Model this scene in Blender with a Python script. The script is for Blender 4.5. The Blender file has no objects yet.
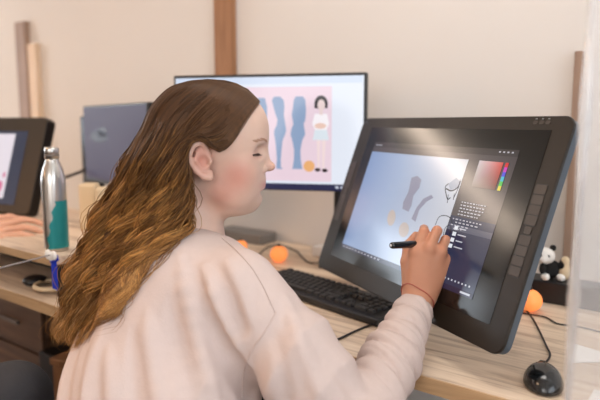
import bpy, bmesh, math, random
import numpy as np
from mathutils import Vector, Matrix
random.seed(7); rng = np.random.default_rng(7)
sc = bpy.context.scene
C = sc.collection
# ------------------------------------------------------------------ viewpoint maths
FPX = 590.0; PITCH = math.radians(7.5); SP, CP = math.sin(PITCH), math.cos(PITCH); H = 1.16
TH = math.radians(36.87); CT, ST = math.cos(TH), math.sin(TH)
def W(px, py, Z):
    x = (px-300)/FPX*Z; d = (py-200)/FPX*Z
    f = Z*CP - d*SP; z = H - Z*SP - d*CP
    return np.array([x*CT-f*ST, x*ST+f*CT, z])
CAMP = np.array([0, 0, H])
def G(px, py, z):
    b = W(px, py, 1)-CAMP
    return CAMP + b*((z-H)/b[2])
# ------------------------------------------------------------------ materials
def srgb(r, g, b):
    f = lambda c: (c/255/12.92) if c/255 <= .04045 else ((c/255+.055)/1.055)**2.4
    return (f(r), f(g), f(b), 1)
def mat(name, col, rough=.5, metal=0, emit=None, es=0, noise=0, nscale=20, bump=0, bscale=60, spec=.5, sss=0, attr=None, coat=0, stretch=(1, 1, 1)):
    m = bpy.data.materials.new(name); m.use_nodes = True
    nt = m.node_tree; b = nt.nodes['Principled BSDF']; L = nt.links
    b.inputs['Base Color'].default_value = col
    b.inputs['Roughness'].default_value = rough; b.inputs['Metallic'].default_value = metal
    b.inputs['Specular IOR Level'].default_value = spec
    if coat: b.inputs['Coat Weight'].default_value = coat; b.inputs['Coat Roughness'].default_value = .06
    if emit: b.inputs['Emission Color'].default_value = emit; b.inputs['Emission Strength'].default_value = es
    if sss:
        b.inputs['Subsurface Weight'].default_value = sss
        b.inputs['Subsurface Radius'].default_value = (1, .35, .2); b.inputs['Subsurface Scale'].default_value = .008
    tc = nt.nodes.new('ShaderNodeTexCoord'); mp = nt.nodes.new('ShaderNodeMapping')
    L.new(tc.outputs['Object'], mp.inputs[0]); mp.inputs['Scale'].default_value = stretch
    src = None
    if attr:
        a = nt.nodes.new('ShaderNodeAttribute'); a.attribute_name = attr; src = a.outputs['Color']
        L.new(src, b.inputs['Base Color'])
    if noise:
        n = nt.nodes.new('ShaderNodeTexNoise'); n.inputs['Scale'].default_value = nscale; n.inputs['Detail'].default_value = 5
        L.new(mp.outputs[0], n.inputs['Vector'])
        r = nt.nodes.new('ShaderNodeMapRange'); r.inputs[3].default_value = 1-noise; r.inputs[4].default_value = 1+noise
        L.new(n.outputs['Fac'], r.inputs[0])
        v = nt.nodes.new('ShaderNodeVectorMath'); v.operation = 'SCALE'
        if src: L.new(src, v.inputs[0])
        else: v.inputs[0].default_value = col[:3]
        L.new(r.outputs[0], v.inputs['Scale']); L.new(v.outputs[0], b.inputs['Base Color'])
    if bump:
        n = nt.nodes.new('ShaderNodeTexNoise'); n.inputs['Scale'].default_value = bscale; n.inputs['Detail'].default_value = 4
        L.new(mp.outputs[0], n.inputs['Vector'])
        bp = nt.nodes.new('ShaderNodeBump'); bp.inputs['Strength'].default_value = bump; bp.inputs['Distance'].default_value = .002
        L.new(n.outputs['Fac'], bp.inputs['Height']); L.new(bp.outputs[0], b.inputs['Normal'])
    return m
def wood_mat(name, c1, c2, c3, scale=1, rough=.45, axis='X'):
    m = bpy.data.materials.new(name); m.use_nodes = True
    nt = m.node_tree; b = nt.nodes['Principled BSDF']; L = nt.links
    tc = nt.nodes.new('ShaderNodeTexCoord'); mp = nt.nodes.new('ShaderNodeMapping')
    L.new(tc.outputs['Object'], mp.inputs[0])
    mp.inputs['Scale'].default_value = {'X': (1.2*scale, 16*scale, 16*scale), 'Z': (16*scale, 16*scale, 1.2*scale)}[axis]
    n = nt.nodes.new('ShaderNodeTexNoise'); n.inputs['Scale'].default_value = 2.2; n.inputs['Detail'].default_value = 9; n.inputs['Roughness'].default_value = .62; n.inputs['Distortion'].default_value = .8
    L.new(mp.outputs[0], n.inputs['Vector'])
    cr = nt.nodes.new('ShaderNodeValToRGB'); e = cr.color_ramp.elements
    e[0].position = .3; e[0].color = c1; e[1].position = .68; e[1].color = c3
    k = e.new(.48); k.color = c2
    L.new(n.outputs['Fac'], cr.inputs[0]); L.new(cr.outputs[0], b.inputs['Base Color'])
    b.inputs['Roughness'].default_value = rough
    bp = nt.nodes.new('ShaderNodeBump'); bp.inputs['Strength'].default_value = .25; bp.inputs['Distance'].default_value = .001
    L.new(n.outputs['Fac'], bp.inputs['Height']); L.new(bp.outputs[0], b.inputs['Normal'])
    return m
M = {}
M['wall'] = mat('wall_paint', srgb(219, 214, 209), .85, noise=.03, nscale=3, bump=.05, bscale=200)
M['ceil'] = mat('ceiling_paint', srgb(235, 232, 226), .9, noise=.02)
M['floor'] = wood_mat('floor_boards', srgb(70, 52, 40), srgb(95, 72, 55), srgb(120, 92, 70), .6)
M['desk'] = wood_mat('desk_oak', srgb(164, 136, 112), srgb(220, 197, 172), srgb(238, 218, 195), 1)
M['edge'] = wood_mat('desk_edge_oak', srgb(150, 118, 84), srgb(190, 154, 114), srgb(212, 178, 138), 1)
M['timber'] = wood_mat('timber_strip', srgb(120, 82, 55), srgb(150, 106, 72), srgb(168, 122, 86), 1, .6, 'Z')
M['timber_grey'] = wood_mat('timber_strip_greyed', srgb(130, 105, 90), srgb(155, 128, 110), srgb(170, 142, 122), 1, .6, 'Z')
M['pale_timber'] = wood_mat('pale_timber', srgb(205, 175, 145), srgb(222, 195, 165), srgb(230, 205, 180), 1, .6, 'Z')
M['black'] = mat('black_plastic', srgb(24, 24, 26), .42, noise=.1, bump=.1, bscale=400)
M['shell'] = mat('charcoal_shell', srgb(33, 26, 19), .4, noise=.06, bump=.12, bscale=500, spec=.35)
M['glassblack'] = mat('gloss_bezel', srgb(12, 10, 8), .15, noise=.05, spec=.45)
M['side'] = mat('tablet_side', srgb(78, 88, 98), .35, metal=.2, noise=.05)  # cool daylight reflection put into the blue-grey side colour
M['key'] = mat('key_plastic', srgb(40, 40, 42), .5, noise=.08, spec=.45)
M['keyblue'] = mat('key_legend', srgb(120, 130, 140), .6, noise=.05)
M['mousebk'] = mat('mouse_plastic', srgb(18, 20, 22), .16, noise=.05, spec=.7)
M['steel'] = mat('brushed_steel', srgb(200, 196, 190), .28, metal=1, noise=.08, nscale=40)
M['teal'] = mat('teal_lacquer', srgb(36, 140, 142), .3, metal=.35, noise=.08)
M['white'] = mat('white_plastic', srgb(238, 236, 232), .5, noise=.03)
M['paper'] = mat('paper', srgb(245, 243, 240), .8, noise=.02)
M['grey'] = mat('grey_metal', srgb(120, 116, 112), .5, noise=.05)
M['blue'] = mat('blue_strap', srgb(12, 50, 190), .55, noise=.1)
M['beige'] = mat('beige_card', srgb(222, 200, 165), .7, noise=.05)
M['orange'] = mat('orange_globe', srgb(250, 150, 80), .5, emit=srgb(255, 150, 80), es=.6, noise=.08)
M['cloth'] = mat('shirt_cotton', srgb(203, 184, 176), .85, noise=.035, nscale=90, bump=.25, bscale=350, spec=.2)
M['seam'] = mat('shirt_seam', srgb(196, 174, 164), .9, noise=.05, nscale=200)
M['skin'] = mat('skin', srgb(226, 178, 156), .48, noise=.05, nscale=60, bump=.1, bscale=500, sss=.12, attr='tone', spec=.35)
M['hair'] = mat('hair_strands', srgb(120, 80, 45), .5, noise=.08, nscale=30, attr='tone', spec=.25)
M['dark_hair'] = mat('dark_hair', srgb(40, 28, 22), .5, noise=.1)
M['lash'] = mat('eyelash_brown', srgb(60, 38, 30), .6, noise=.05)
M['brow'] = mat('eyebrow_brown', srgb(168, 128, 106), .7, noise=.05)
M['cord'] = mat('bracelet_cord', srgb(178, 96, 78), .6, noise=.1, nscale=300)
M['jeans'] = mat('dark_denim', srgb(50, 50, 54), .85, noise=.25, nscale=30, bump=.4, bscale=200)
M['cable'] = mat('cable_rubber', srgb(28, 26, 26), .5, noise=.05)
M['cable_grey'] = mat('cable_grey', srgb(150, 145, 145), .5, noise=.05)
M['fabric_dark'] = mat('dark_seat_fabric', srgb(38, 36, 36), .9, noise=.1, bump=.3, bscale=300)
M['panda_w'] = mat('plush_white', srgb(232, 228, 222), .95, noise=.06, bump=.6, bscale=300)
M['panda_b'] = mat('plush_black', srgb(26, 25, 26), .95, noise=.1, bump=.6, bscale=300)
M['winglass'] = mat('window_daylight', srgb(235, 240, 250), .3, emit=(.82, .9, 1, 1), es=1.6, noise=.02)
M['lampglow'] = mat('lamp_diffuser', srgb(255, 240, 220), .4, emit=(1, .80, .60, 1), es=4, noise=.02)
M['lampstrong'] = mat('lamp_diffuser_bright', srgb(255, 240, 220), .4, emit=(1, .80, .64, 1), es=26, noise=.02)
M['fillneutral'] = mat('fill_diffuser_neutral', srgb(255, 250, 245), .4, emit=(1, .96, .92, 1), es=2.2, noise=.02)
def scr(name, c, s=1.0, rough=.15, spec=.5):
    return mat(name, srgb(12, 12, 14), rough, emit=srgb(*c), es=s, spec=spec)
M['button'] = mat('button_plastic', srgb(58, 50, 44), .4, noise=.05)
# acrylic: clear with a milky film
m = bpy.data.materials.new('acrylic'); m.use_nodes = True; nt = m.node_tree; nt.nodes.clear()
o_ = nt.nodes.new('ShaderNodeOutputMaterial'); tr = nt.nodes.new('ShaderNodeBsdfTransparent'); df = nt.nodes.new('ShaderNodeBsdfTranslucent'); d2 = nt.nodes.new('ShaderNodeBsdfDiffuse')
gl = nt.nodes.new('ShaderNodeBsdfGlossy'); gl.inputs['Roughness'].default_value = .12
ad = nt.nodes.new('ShaderNodeMixShader'); ad.inputs[0].default_value = .5
for q in (df, d2): q.inputs[0].default_value = (.86, .87, .88, 1)
nt.links.new(df.outputs[0], ad.inputs[1]); nt.links.new(d2.outputs[0], ad.inputs[2])
nz = nt.nodes.new('ShaderNodeTexNoise'); nz.inputs['Scale'].default_value = 4; tcn = nt.nodes.new('ShaderNodeTexCoord'); nt.links.new(tcn.outputs['Object'], nz.inputs[0])
mr = nt.nodes.new('ShaderNodeMapRange'); mr.inputs[3].default_value = .15; mr.inputs[4].default_value = .28; nt.links.new(nz.outputs['Fac'], mr.inputs[0])
mx = nt.nodes.new('ShaderNodeMixShader'); nt.links.new(mr.outputs[0], mx.inputs[0]); nt.links.new(tr.outputs[0], mx.inputs[1]); nt.links.new(ad.outputs[0], mx.inputs[2])
m2 = nt.nodes.new('ShaderNodeMixShader'); m2.inputs[0].default_value = .05; nt.links.new(mx.outputs[0], m2.inputs[1]); nt.links.new(gl.outputs[0], m2.inputs[2])
nt.links.new(m2.outputs[0], o_.inputs[0]); M['acrylic'] = m
M['acrylic_edge'] = mat('acrylic_edge', srgb(235, 232, 230), .12, spec=.9, noise=.25, nscale=18)
M['acrylic_edge'].node_tree.nodes['Principled BSDF'].inputs['Transmission Weight'].default_value = .75
# ------------------------------------------------------------------ builders
def tag(o, label=None, cat=None, group=None, kind=None):
    for k, v in (('label', label), ('category', cat), ('group', group), ('kind', kind)):
        if v: o[k] = v
    return o
def empty(name, loc, label, cat, rz=0, group=None):
    o = bpy.data.objects.new(name, None); C.objects.link(o); o.location = loc; o.rotation_euler = (0, 0, rz)
    o.empty_display_size = .05
    return tag(o, label, cat, group)
def link(name, me, m, parent=None, smooth=False):
    if m and not me.materials: me.materials.append(m)
    o = bpy.data.objects.new(name, me); C.objects.link(o)
    if parent is not None: o.parent = parent
    if smooth: me.polygons.foreach_set('use_smooth', [True]*len(me.polygons))
    return o
def bmobj(name, bm, m, parent=None, smooth=False):
    me = bpy.data.meshes.new(name); bmesh.ops.recalc_face_normals(bm, faces=bm.faces); bm.to_mesh(me); bm.free()
    return link(name, me, m, parent, smooth)
def box(bm, c, s, mtx=None, bev=0, seg=2):
    r = bmesh.ops.create_cube(bm, size=1)
    vs = r['verts']
    for v in vs: v.co = Vector((v.co.x*s[0], v.co.y*s[1], v.co.z*s[2]))+Vector(c)
    if bev:
        es = list({e for v in vs for e in v.link_edges})
        r2 = bmesh.ops.bevel(bm, geom=es, offset=bev, segments=seg, affect='EDGES', profile=.5)
        vs = list({v for v in r2['verts']} | {v for v in vs if v.is_valid})
    if mtx is not None:
        for v in vs: v.co = mtx @ v.co
    return vs
def boxo(name, c, s, m, parent=None, bev=.002, mtx=None):
    bm = bmesh.new(); box(bm, c, s, mtx, bev); return bmobj(name, bm, m, parent)
def tube(bm, pts, r, seg=8, cap=True):
    pts = [Vector(p) for p in pts]; n = len(pts)
    rr = r if hasattr(r, '__len__') else [r]*n
    rings = []; prev = None
    for i, p in enumerate(pts):
        t = (pts[min(i+1, n-1)]-pts[max(i-1, 0)]).normalized()
        if prev is None:
            a = Vector((0, 0, 1)) if abs(t.z) < .9 else Vector((1, 0, 0)); u = t.cross(a).normalized()
        else:
            u = (prev-t*prev.dot(t)).normalized()
        prev = u; w = t.cross(u)
        rings.append([bm.verts.new(p+(u*math.cos(2*math.pi*k/seg)+w*math.sin(2*math.pi*k/seg))*rr[i]) for k in range(seg)])
    for a, b in zip(rings, rings[1:]):
        for k in range(seg): bm.faces.new((a[k], a[(k+1) % seg], b[(k+1) % seg], b[k]))
    if cap:
        bm.faces.new(rings[0][::-1]); bm.faces.new(rings[-1])
def spline(pts, n):
    P_ = np.array(pts, float); k = len(P_)
    P_ = np.vstack([2*P_[0]-P_[1], P_, 2*P_[-1]-P_[-2]])
    t = np.linspace(0, k-1-1e-9, n); i = t.astype(int); f = (t-i)[:, None]
    a, b, c, d = P_[i], P_[i+1], P_[i+2], P_[i+3]
    return .5*((2*b)+(-a+c)*f+(2*a-5*b+4*c-d)*f**2+(-a+3*b-3*c+d)*f**3)
def tubeo(name, pts, r, m, parent=None, n=None, seg=8):
    if n:
        pts = spline(pts, n)
    bm = bmesh.new(); tube(bm, pts, r, seg); return bmobj(name, bm, m, parent, True)
def lathe(bm, prof, seg=32, c=(0, 0, 0)):
    rings = [[bm.verts.new((c[0]+r*math.cos(2*math.pi*k/seg), c[1]+r*math.sin(2*math.pi*k/seg), c[2]+z)) for k in range(seg)] for r, z in prof]
    for a, b in zip(rings, rings[1:]):
        for k in range(seg): bm.faces.new((a[k], a[(k+1) % seg], b[(k+1) % seg], b[k]))
    bm.faces.new(rings[0][::-1]); bm.faces.new(rings[-1])
def flat(name, polys, m, parent, y):
    """polygons in the local x-z plane at depth y (negative = towards viewer)"""
    bm = bmesh.new()
    for pl in polys:
        bm.faces.new([bm.verts.new((p[0], y, p[1])) for p in pl])
    me = bpy.data.meshes.new(name); bm.to_mesh(me); bm.free()
    return link(name, me, m, parent)
def rect(x0, z0, x1, z1): return [(x0, z0), (x1, z0), (x1, z1), (x0, z1)]
def oval(cx, cz, rx, rz, n=20, rot=0):
    o = []
    for k in range(n):
        a = 2*math.pi*k/n; x = rx*math.cos(a); z = rz*math.sin(a)
        o.append((cx+x*math.cos(rot)-z*math.sin(rot), cz+x*math.sin(rot)+z*math.cos(rot)))
    return o
def strokes(pts, w, n=24):
    q = spline(pts, n); out = []
    for a, b in zip(q, q[1:]):
        d = b-a; l = np.linalg.norm(d)+1e-9; nn = np.array([-d[1], d[0]])/l*w/2; e = d/l*w*.3
        out.append([tuple(a-nn-e), tuple(b-nn+e), tuple(b+nn+e), tuple(a+nn-e)])
    return out
def loftpoly(left, right):
    return [list(p) for p in left]+[list(p) for p in right][::-1]
# ------------------------------------------------------------------ signed distance sculpting
def ln(v): return np.sqrt((v*v).sum(-1))
def ell(p, c, r):
    q = p-np.array(c); r = np.array(r); k0 = ln(q/r); k1 = ln(q/(r*r)); return k0*(k0-1)/np.maximum(k1, 1e-6)
def cap(p, a, b, ra, rb=None):
    rb = ra if rb is None else rb
    a = np.array(a, float); b = np.array(b, float); ab = b-a
    t = np.clip(((p-a)@ab)/(ab@ab), 0, 1); return ln(p-a-t[..., None]*ab)-(ra+(rb-ra)*t)
def smin(a, b, k):
    h = np.clip(.5+.5*(b-a)/k, 0, 1); return b+(a-b)*h-k*h*(1-h)
def smax(a, b, k): return -smin(-a, -b, k)
def chain(p, pts, rs, k=.004):
    d = None
    for i in range(len(pts)-1):
        e = cap(p, pts[i], pts[i+1], rs[i], rs[i+1]); d = e if d is None else smin(d, e, k)
    return d
def sdf_mesh(fn, lo, hi, h, B=8):
    lo = np.array(lo, float); n = np.ceil((np.array(hi)-lo)/h/B).astype(int)
    g = np.stack(np.meshgrid(*[np.arange(k) for k in n], indexing='ij'), -1).reshape(-1, 3)
    cen = lo+(g+.5)*B*h
    d = np.concatenate([fn(c) for c in np.array_split(cen, max(1, len(cen)//200000))])
    g = g[np.abs(d) < B*h*1.15]
    loc = np.stack(np.meshgrid(*[np.arange(B)]*3, indexing='ij'), -1).reshape(-1, 3)
    cells = (g[:, None, :]*B+loc[None]).reshape(-1, 3)
    N = (n*B+2).astype(np.int64)
    key = lambda c: (c[..., 0].astype(np.int64)*N[1]+c[..., 1])*N[2]+c[..., 2]
    offs = np.array([[i, j, k] for i in (0, 1) for j in (0, 1) for k in (0, 1)])
    ck = key(cells[:, None, :]+offs[None])
    uk, inv = np.unique(ck.ravel(), return_inverse=True)
    uc = np.stack([uk//(N[1]*N[2]), (uk//N[2]) % N[1], uk % N[2]], -1)
    vals = np.concatenate([fn(lo+c*h) for c in np.array_split(uc, max(1, len(uc)//200000))])
    v8 = vals[inv].reshape(-1, 8); s = v8 < 0
    act = s.any(1) & ~s.all(1); cells = cells[act]; v8 = v8[act]; s = s[act]
    pos = np.zeros((len(cells), 3)); cnt = np.zeros(len(cells))
    for a in range(8):
        for ax, bit in ((0, 4), (1, 2), (2, 1)):
            if a & bit: continue
            b = a | bit; mcr = s[:, a] != s[:, b]
            t = np.where(mcr, v8[:, a]/np.where(mcr, v8[:, a]-v8[:, b], 1), 0)
            q = offs[a]+t[:, None]*(offs[b]-offs[a]); pos += q*mcr[:, None]; cnt += mcr
    verts = lo+(cells+pos/cnt[:, None])*h
    k = key(cells); od = np.argsort(k); ks = k[od]
    def find(c):
        kk = key(c); i = np.clip(np.searchsorted(ks, kk), 0, len(ks)-1); return np.where(ks[i] == kk, od[i], -1)
    faces = []
    for ax, bit in ((0, 4), (1, 2), (2, 1)):
        mcr = s[:, 0] != s[:, bit]; c = cells[mcr]; sg = s[mcr, 0]
        u = np.zeros(3, int); w = np.zeros(3, int); u[(ax+1) % 3] = 1; w[(ax+2) % 3] = 1
        q = np.stack([find(c), find(c-u), find(c-u-w), find(c-w)], -1)
        ok = (q >= 0).all(1); q = q[ok]; sg = sg[ok]; q[~sg] = q[~sg][:, ::-1]
        faces.append(q)
    return verts, np.concatenate(faces)
def npmesh(name, v, f, m, parent=None, tone=None, smooth=True):
    me = bpy.data.meshes.new(name); me.vertices.add(len(v)); me.vertices.foreach_set('co', v.astype(np.float32).ravel())
    k = f.shape[1]; me.loops.add(len(f)*k); me.loops.foreach_set('vertex_index', f.astype(np.int32).ravel())
    me.polygons.add(len(f)); me.polygons.foreach_set('loop_start', np.arange(0, len(f)*k, k, dtype=np.int32))
    me.update(calc_edges=True)
    if tone is not None:
        a = me.attributes.new('tone', 'FLOAT_COLOR', 'POINT'); a.data.foreach_set('color', np.c_[tone, np.ones(len(v))].astype(np.float32).ravel())
    return link(name, me, m, parent, smooth)
def lerp(a, b, t): return a+(b-a)*t
def sst(a, b, x): t = np.clip((x-a)/(b-a), 0, 1); return t*t*(3-2*t)
#@@ROOM
# ================================================================== THE ROOM
X0, X1, Y0, Y1, ZC = -6.2, 2.6, -2.6, 1.62, 2.7
def struct(name, c, s, m): return tag(boxo(name, c, s, m, bev=0), kind='structure')
struct('floor', ((X0+X1)/2, (Y0+Y1)/2, -.05), (X1-X0+.2, Y1-Y0+.2, .1), M['floor'])
struct('ceiling', ((X0+X1)/2, (Y0+Y1)/2, ZC+.05), (X1-X0+.2, Y1-Y0+.2, .1), M['ceil'])
struct('wall_front', ((X0+X1)/2, Y1+.05, ZC/2), (X1-X0+.2, .1, ZC), M['wall'])
struct('wall_left', (X0-.05, (Y0+Y1)/2, ZC/2), (.1, Y1-Y0, ZC), M['wall'])
struct('wall_right', (X1+.05, (Y0+Y1)/2, ZC/2), (.1, Y1-Y0, ZC), M['wall'])
struct('wall_back', ((X0+X1)/2, Y0-.05, ZC/2), (X1-X0+.2, .1, ZC), M['wall'])
struct('baseboard_front', ((X0+X1)/2, Y1-.006, .05), (X1-X0, .012, .1), M['white'])
def window(name, c, s, n):       # glazed daylight panel with frame, on a wall
    w = boxo(name, c, s, M['winglass'], bev=0); tag(w, kind='structure')
    t = .06
    ax = 0 if s[0] > s[1] else 1
    L = s[ax]
    bm = bmesh.new()
    for k in (-1, 0, 1):
        cc = [0, 0, 0]; cc[ax] = k*L/2; ss = [t, t, s[2]+t]; box(bm, Vector(c)+Vector(cc), ss)
        cc = [0, 0, k*s[2]/2]; ss = [t, t, t]; ss[ax] = L+t
        if k: box(bm, Vector(c)+Vector(cc), ss)
    f = bmobj('window_frame', bm, M['white']); f.parent = w
window('window_1', (.6, Y0+.04, 1.6), (2.6, .02, 1.5), (0, 1, 0))
window('window_2', (X1-.04, -.2, 1.6), (.02, 2.8, 1.6), (-1, 0, 0))
window('window_3', (X0+.04, .2, 1.5), (.02, 1.5, 1.3), (1, 0, 0))
# ceiling lamps
def lamp(x, y, sx, sy, label, e=None, rz=0):
    t = empty('ceiling_light', (x, y, ZC), label, 'ceiling light', rz)
    boxo('housing', (0, 0, -.015), (sx+.04, sy+.04, .03), M['white'], t)
    boxo('diffuser', (0, 0, -.0345), (sx, sy, .008), e or M['lampglow'], t, bev=0)
lamp(-4.95, .35, .20, 2.3, 'long warm ceiling light at the far left end of the room', M['lampstrong'], -.55)
lamp(-.5, .95, 1.2, .5, 'neutral ceiling fill light added above the oak desk, unseen', M['fillneutral'])  # unseen fill, added to brighten desk, wall and face
lamp(-2.5, -.9, 1.2, .5, 'wide warm ceiling light over the middle of the room behind the artist')
t = empty('fill_floor_lamp', (-2.85, -.98, 0), 'unseen floor lamp with a drum shade, added behind the artist at the left for warm light on the shirt back', 'floor lamp')  # unseen lamp, added for the orange light on the back
bm = bmesh.new(); lathe(bm, [(.14, 0), (.14, .02), (.02, .03)], 32); bmobj('base', bm, M['black'], t, True)
tubeo('pole', [(0, 0, .02), (0, 0, 1.42)], .012, M['black'], t)
bm = bmesh.new(); lathe(bm, [(.11, 1.40), (.15, 1.41), (.12, 1.68), (.10, 1.69)], 32); bmobj('lamp_shade', bm, mat('lamp_shade_linen', srgb(250, 215, 170), .8, emit=(1, .6, .32, 1), es=1.5), t, True)
# timber strips on the front wall
def strip(px0, px1, pytop, z0, label, m):
    b0 = W(px0, 60, 1)-CAMP; b1 = W(px1, 60, 1)-CAMP; xa = b0[0]*Y1/b0[1]; xb = b1[0]*Y1/b1[1]
    if pytop is None: z1 = ZC
    else:
        b = W((px0+px1)/2, pytop, 1)-CAMP; z1 = H+b[2]*Y1/b[1]
    o = boxo('timber_strip', (0, 0, 0), (xb-xa, .03, z1-z0), m, bev=.002); o.location = ((xa+xb)/2, Y1-.015, (z0+z1)/2)
    tag(o, label, 'wooden strip')
strip(220, 237, None, 1.08, 'brown vertical wooden strip on the wall, running up out of the picture above the monitor', M['timber'])
strip(22, 31.5, 22, .76, 'tall greyish brown wooden strip on the wall at the far left', M['timber_grey'])
strip(33.5, 41, 44, .76, 'short pale wooden strip on the wall just right of the tall greyish one', M['pale_timber'])
strip(577, 585, 52, .76, 'narrow brown wooden strip on the wall at the far right beside the acrylic screen edge', M['timber_grey'])
#@@DESK
# ================================================================== DESKS
DZ = .74
def desk(x0, x1, y0, label):
    t = empty('desk', ((x0+x1)/2, (y0+Y1)/2, 0), label, 'desk')
    w, d = x1-x0, Y1-.008-y0
    bm = bmesh.new(); box(bm, (0, 0, DZ-.014), (w, d, .028), None, .0015); bmobj('desktop', bm, M['desk'], t)
    boxo('front_edge', (0, -d/2-.001, DZ-.014), (w, .004, .027), M['edge'], t, bev=.0005)
    for sx in (-1, 1):
        boxo('leg', (sx*(w/2-.04), -d/2+.07, (DZ-.028)/2), (.05, .05, DZ-.028), M['black'], t)
        boxo('leg', (sx*(w/2-.04), d/2-.05, (DZ-.028)/2), (.05, .05, DZ-.028), M['black'], t)
    return t
desk(-1.148, 1.3, .872, 'grey oak desk carrying the pen display, keyboard and mouse')
desk(-3.6, -1.152, .712, 'oak desk at the left behind the long hair, with a raised shelf on it')
# raised shelf on left desk
t = empty('desk_shelf', (-2.2, 1.1, DZ), 'raised wooden shelf on the left desk carrying the steel bottle', 'shelf')
boxo('shelf_board', (-.22, -.165, .097), (2.3, .41, .02), M['desk'], t)
boxo('board_edge', (-.22, -.371, .097), (2.3, .004, .019), M['edge'], t, bev=.0004)
for x in (-1.34, -.2, .9): boxo('support', (x, -.16, .0435), (.02, .36, .087), M['black'], t)
SZ = DZ+.107
# under-desk things
t = empty('drawer_cabinet', (-2.0, 1.25, 0), 'dark brown drawer cabinet in the dark under the left desk', 'cabinet')
boxo('body', (0, 0, .3), (.42, .5, .6), M['floor'], t)
for i in range(3):
    q = boxo('drawer', (0, -.258, .12+i*.18), (.40, .016, .17), M['floor'], t); boxo('handle', (0, -.272, .12+i*.18), (.12, .012, .012), M['grey'], q)
t = empty('computer_tower', (-1.62, 1.15, 0), 'black computer tower with a white label under the left desk', 'computer')
boxo('case', (0, 0, .23), (.2, .45, .44), M['black'], t, bev=.006)
boxo('label_sticker', (.03, -.2262, .36), (.025, .001, .07), M['white'], t, bev=0)
boxo('front_panel', (0, -.228, .22), (.18, .006, .40), M['shell'], t) if False else None
# wooden crate
t = empty('wooden_crate', (-1.31, .98, 0), 'brown wooden crate under the left desk, beside the shirt back', 'crate', .2)
boxo('body', (0, 0, .26), (.3, .3, .52), M['timber'], t, bev=.004)
boxo('lid', (0, 0, .531), (.31, .31, .02), M['timber'], t, bev=.004)
#@@MONITOR
# ================================================================== MONITORS
def monitor(name, pL, pR, zb, zt, label, mscreen, cat='monitor', bez=.008, back=.03):
    """panel whose front lower corners stand over pL,pR"""
    pL = np.array(pL[:2]); pR = np.array(pR[:2]); d = pR-pL; w = np.linalg.norm(d); a = math.atan2(d[1], d[0])
    c = (pL+pR)/2
    t = empty(name, (c[0], c[1], DZ), label, cat, a); h = zt-zb; zc = (zb+zt)/2-DZ
    boxo('housing', (0, back/2+.001, zc), (w, back, h), M['black'], t, bev=.004)
    flat('screen', [rect(-w/2+bez, zc-h/2+bez*2, w/2-bez, zc+h/2-bez)], mscreen, t, -.0005)
    return t, w, h, zc
pL, pR = np.array([-1.309, 1.146]), np.array([-.807, 1.370])
t, w, h, zc = monitor('monitor', pL, pR, .972, 1.291, 'wide black monitor showing a row of blue grey fashion figures on pink', scr('mon_screen_white', (232, 238, 250), .95))
MON = t
x = lambda px: (px-172)/195*w-w/2       # approximate across the panel
z = lambda py: zc+h/2-(py-73)/118*h
flat('screen_toolbar', [rect(x(176), z(83), x(363), z(76))], scr('mon_toolbar', (214, 226, 246), .95), t, -.0008)
flat('screen_taskbar', [rect(x(176), z(190), x(363), z(183.5))], scr('mon_taskbar', (48, 52, 90), .7), t, -.0009)
flat('taskbar_icons', [rect(x(338+i*5), z(187.5), x(341+i*5), z(185.5)) for i in range(4)], scr('mon_icons', (225, 230, 245), .9), t, -.0013)
flat('picture_background', [rect(x(196), z(181), x(334), z(86))], scr('mon_pink', (238, 214, 226), .95), t, -.0011)
mb = scr('mon_figure_blue', (150, 172, 205), .9)
def figure(cx, s=1):
    prof = [(94, 2.5), (97, 5), (101, 6.6), (106, 6.6), (111, 7.2), (116, 6.6), (120, 6.8), (125, 7.2), (130, 5.4), (133, 5.2), (138, 6.8), (143, 7.2), (150, 5.8), (156, 4.4), (160, 4.0), (165, 3.3), (170, 2.2), (172, 4), (173.5, 4)]
    L = [(x(cx-b*.8+.8*math.sin(a*.09)), z(a)) for a, b in prof]; R = [(x(cx+b*.9+.8*math.sin(a*.09)), z(a)) for a, b in prof]
    return [loftpoly(L, R)]
OUT = [[(50, 45, 75), (90, 45, 85), (120, 52, 84), (150, 60, 82), (190, 62, 88), (230, 60, 82), (290, 65, 78), (340, 66, 74)],
       [(45, 115, 140), (60, 105, 155), (90, 112, 158), (120, 120, 155), (140, 128, 158), (165, 125, 162), (185, 115, 165), (200, 113, 162), (230, 118, 150), (270, 122, 145), (310, 125, 142), (345, 122, 142), (353, 124, 152)],
       [(45, 205, 235), (60, 197, 245), (100, 192, 248), (120, 188, 247), (145, 192, 245), (160, 195, 238), (185, 186, 242), (205, 183, 245), (230, 190, 232), (270, 198, 225), (310, 197, 226), (345, 192, 232), (352, 190, 234)]]
OUT.append([(y_, a_-235, b_-235) for y_, a_, b_ in OUT[2]])
for ol in OUT:
    flat('blue_figure', [loftpoly([(x(250+a_/4.21), z(85+y_/4.21)) for y_, a_, b_ in ol], [(x(250+b_/4.21), z(85+y_/4.21)) for y_, a_, b_ in ol])], mb, t, -.0014)
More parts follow.
